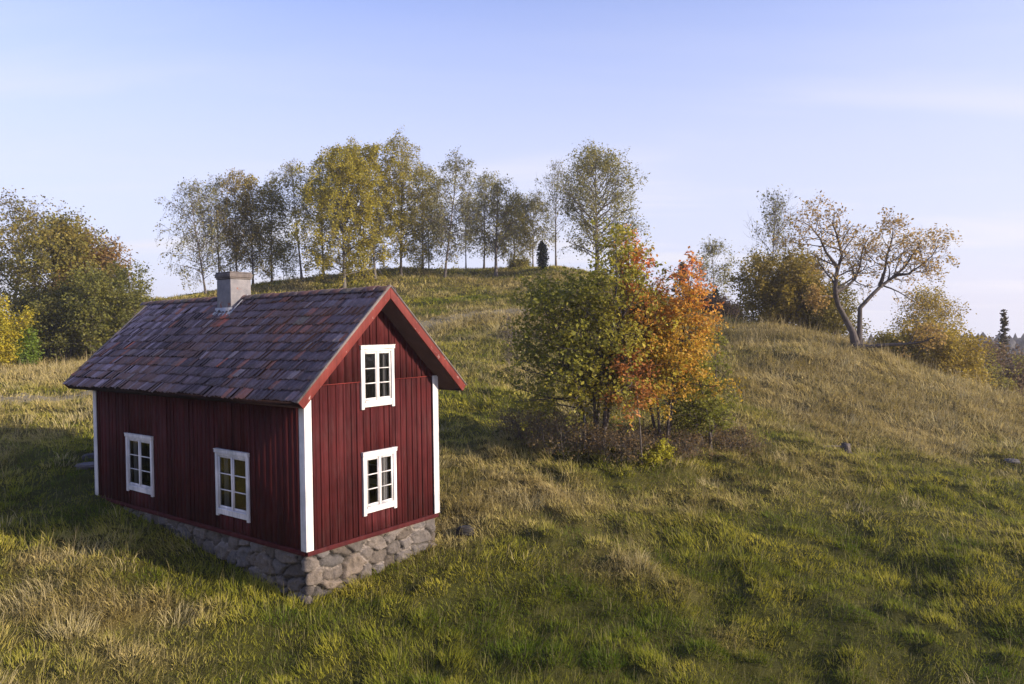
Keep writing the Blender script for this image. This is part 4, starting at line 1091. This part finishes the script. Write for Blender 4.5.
rock('flat_stone', 94, 464, (0.34, 0.3, 0.13), 5, (0.055, 0.05, 0.06), "dark purplish stone slab behind the pale flat stone at the cottage corner", 'stone', sink=0.1)
rock('boulder', 1012, 467, (0.26, 0.2, 0.12), 8, (0.12, 0.115, 0.12), "light grey stone low on the slope at the right border", 'boulder')
# tree stump with a snapped branch beside it
gx, gy = ghit(846, 452)
st = empty('tree_stump', (gx, gy, gz(gx, gy) - 0.05)); tag(st, "weathered grey tree stump with a stick on the open slope", 'stump')
V, F = [], []
rs = random.Random(9)
for i, (z, r_) in enumerate([(0, .24), (.10, .17), (.22, .15), (.34, .14)]):
    for k in range(14):
        a = 2 * math.pi * k / 14; q = r_ * (1 + 0.14 * math.sin(a * 3 + 1) + (0.12 * math.sin(a * 5) if i == 0 else 0))
        V.append((q * math.cos(a), q * math.sin(a), z + (rs.uniform(-.05, .09) if i == 3 else 0)))
for i in range(3):
    for k in range(14): F.append((i * 14 + k, i * 14 + (k + 1) % 14, (i + 1) * 14 + (k + 1) % 14, (i + 1) * 14 + k))
F.append(tuple(42 + k for k in range(14)))
np_mesh('stump_trunk', V, [i for f in F for i in f], [len(f) for f in F], M_BARKD, st)
mb = MB(); mb.tube([Vector((-.12, -.03, .25)), Vector((-.5, -.1, .30)), Vector((-.95, -.12, .28))], [.03, .022, .01], 5); mb.build('snapped_branch', M_BARK, st, smooth=True)

# far forested hill across the valley
rs = np.random.RandomState(4); VV, FF, TT = [], [], []
for i in range(900):
    a = rs.uniform(R(16), R(50)); rr = rs.uniform(300, 420); x, y = rr * math.sin(a), rr * math.cos(a)
    hgt = rs.uniform(6, 11); w = hgt * rs.uniform(.22, .34); z = gz(x, y) - 0.5; b0 = len(VV); c = np.array([0.055, 0.05, 0.05]) * rs.uniform(.7, 1.3)
    for k in range(6):
        f = k / 6 * 6.283
        VV.append((x + math.cos(f) * w, y + math.sin(f) * w, z)); TT.append(c)
    for k in range(6):
        f = k / 6 * 6.283 + .5
        VV.append((x + math.cos(f) * w * .8, y + math.sin(f) * w * .8, z + hgt * rs.uniform(.4, .7))); TT.append(c)
    VV.append((x, y, z + hgt)); TT.append(c)
    for k in range(6):
        k2 = (k + 1) % 6
        FF += [(b0 + k, b0 + k2, b0 + 6 + k), (b0 + k2, b0 + 6 + k2, b0 + 6 + k), (b0 + 6 + k, b0 + 6 + k2, b0 + 12)]
tag(np_mesh('forest', VV, np.array(FF).ravel(), np.full(len(FF), 3), M_LEAF, tint=np.array(TT)), "dim purple-brown wooded hill far across the valley", 'forest', kind='stuff')

# ---------------------------------------------------------------- grass
def grass():
    rs = np.random.RandomState(21)
    rr = np.linspace(6.5, 100, 2000)
    dens = np.minimum(1500, 1500 * (13 / rr) ** 1.9)
    w = dens * rr; cdf = np.cumsum(w); cdf /= cdf[-1]
    n = 880000
    r = np.interp(rs.rand(n), cdf, rr); a = rs.uniform(-R(47), R(47), n)
    x, y = r * np.sin(a), r * np.cos(a)
    inside, u, v = in_house(x, y, -0.02)
    pd = np.where(r > 25, path_dist(x, y), 9)
    keep = ~inside & ((rs.rand(n) < np.clip((pd - 0.2) / 1.7, 0.5, 1)))
    x, y, r, pd = x[keep], y[keep], r[keep], pd[keep]; n = len(x)
    bx, by, d, bi = tussock(x, y)
    dry = dryness(x, y) + (bi - 0.5) * 0.34 + rs.normal(0, 0.16, n)
    dry = np.clip(dry + 0.5 * np.clip(1 - pd / 2.6, 0, 1), 0, 1)
    z = ground_z(x, y)
    big = vnoise(x / 1.7, y / 1.7, 91)
    sc = 1 + np.clip(r / 13 - 1, 0, 6) * 0.30
    H = (0.065 + 0.10 * big + 0.15 * dry ** 1.5 + 0.09 * np.clip(bi - 0.4, 0, 1)) * rs.uniform(0.55, 1.3, n) * np.clip(sc, 1, 1.8)
    inside2, u, v = in_house(x, y, 0.35)
    H = np.where(inside2, H * 1.15, H)
    low = (rs.rand(n) < 0.38) & (r < 45)            # short broad-leaved herbs between the blades
    H = np.where(low, H * 0.5, H)
    H = np.where(pd < 1.8, H * 0.6, H)
    stalk = (rs.rand(n) < 0.045 + 0.10 * np.clip(dry - 0.5, 0, 1)) & (r < 60)
    H = np.where(stalk, H * 1.55 + 0.08, H)
    wisp = (h2(np.floor(bi * 99999), np.ones(n), 7) > 0.92) & (rs.rand(n) < 0.5) & (dry > 0.22)     # old straw tussocks
    low = low & ~wisp
    H = np.where(wisp, H * 1.25 + 0.12, H)
    Wd = np.where(stalk, 0.0050, 0.0088) * np.clip(r / 13, 0.85, 7) * rs.uniform(0.7, 1.3, n) * np.where(low & ~stalk, 2.1, 1)
    # lean: outward from its tussock, swept by the wind in slow swirls
    th = 6.283 * fbm(x / 2.6, y / 2.6, 95, 2) * 1.6 + 2.2
    lx = bx / (d + 0.05) * 0.9 + np.cos(th) * 0.75 + rs.normal(0, 0.5, n) - 0.25
    ly = by / (d + 0.05) * 0.9 + np.sin(th) * 0.75 + rs.normal(0, 0.5, n) - 0.15
    ll = np.sqrt(lx ** 2 + ly ** 2) + 1e-6
    lean = np.where(low & ~stalk, rs.uniform(0.6, 1.5, n), 0) + np.where(low & ~stalk, 0, 1) * np.where(stalk, rs.uniform(0.1, 0.5, n), rs.uniform(0.5, 1.35, n) * (0.75 + 0.55 * dry))
    lx, ly = lx / ll, ly / ll
    ph = rs.normal(0, 0.9, n)
    sx, sy = -ly * np.cos(ph) - lx * np.sin(ph), lx * np.cos(ph) - ly * np.sin(ph)
    c_, s_ = np.cos(lean), np.sin(lean)
    # arc: base, middle, tip
    mxx, mz = H * 0.55 * np.sin(lean * 0.55), H * 0.55 * np.cos(lean * 0.55)
    txx, tz = mxx + H * 0.5 * np.sin(lean * 1.35), mz + H * 0.5 * np.cos(lean * 1.35)
    V = np.empty((n, 5, 3), np.float32)
    zb = z - 0.03
    hw = Wd / 2
    V[:, 0] = np.stack([x - sx * hw, y - sy * hw, zb], 1); V[:, 1] = np.stack([x + sx * hw, y + sy * hw, zb], 1)
    V[:, 2] = np.stack([x + lx * mxx - sx * hw * .8, y + ly * mxx - sy * hw * .8, zb + mz], 1); V[:, 3] = np.stack([x + lx * mxx + sx * hw * .8, y + ly * mxx + sy * hw * .8, zb + mz], 1)
    V[:, 4] = np.stack([x + lx * txx, y + ly * txx, zb + tz], 1)
    i0 = np.arange(n)[:, None] * 5
    F = np.concatenate([i0 + 0, i0 + 1, i0 + 3, i0 + 2, i0 + 2, i0 + 3, i0 + 4], 1).ravel()
    cnt = np.tile(np.array([4, 3]), n)
    hue = np.clip(fbm(x / 1.4, y / 1.4, 97, 2) + (h2(np.floor(bi * 99999), np.zeros(n), 5) - 0.5) * 0.5 + rs.normal(0, 0.12, n), 0, 1)[:, None]
    g = np.array([0.085, 0.125, 0.010]) * (1 - hue) + np.array([0.37, 0.325, 0.040]) * hue
    t_ = np.array([0.28, 0.22, 0.06]) * (1 - hue) + np.array([0.50, 0.40, 0.17]) * hue
    dd = np.clip((dry - 0.18) / 0.62, 0, 1)[:, None]
    c = g * (1 - dd) + t_ * dd
    c = np.where(wisp[:, None], np.array([0.43, 0.36, 0.17]), c)
    c = np.where(stalk[:, None], c * 0.4 + np.array([0.32, 0.26, 0.15]) * 0.6, c) * rs.uniform(0.8, 1.2, (n, 1))
    o = np_mesh('meadow_grass', V.reshape(-1, 3), F, cnt, M_GRASS, tint=np.repeat(c, 5, 0))
    tag(o, "rough meadow grass, green with dry straw-coloured tufts", 'grass', kind='stuff')
grass()

# ---------------------------------------------------------------- thin autumn haze over the whole valley
hb = MB(); hb.box((-760, -120, -40), (760, 760, 40))
hm = bpy.data.materials.new("thin_haze"); hm.use_nodes = True
ht = hm.node_tree; ht.nodes.clear()
ho = N(ht, 'ShaderNodeOutputMaterial'); hv = N(ht, 'ShaderNodeVolumePrincipled')
hv.inputs['Color'].default_value = (0.95, 0.95, 1.0, 1); hv.inputs['Density'].default_value = 0.00045; hv.inputs['Anisotropy'].default_value = 0.3
ht.links.new(hv.outputs[0], ho.inputs['Volume'])
tag(hb.build('haze', hm), "thin pale haze hanging over the meadow and valley", 'haze', kind='stuff')
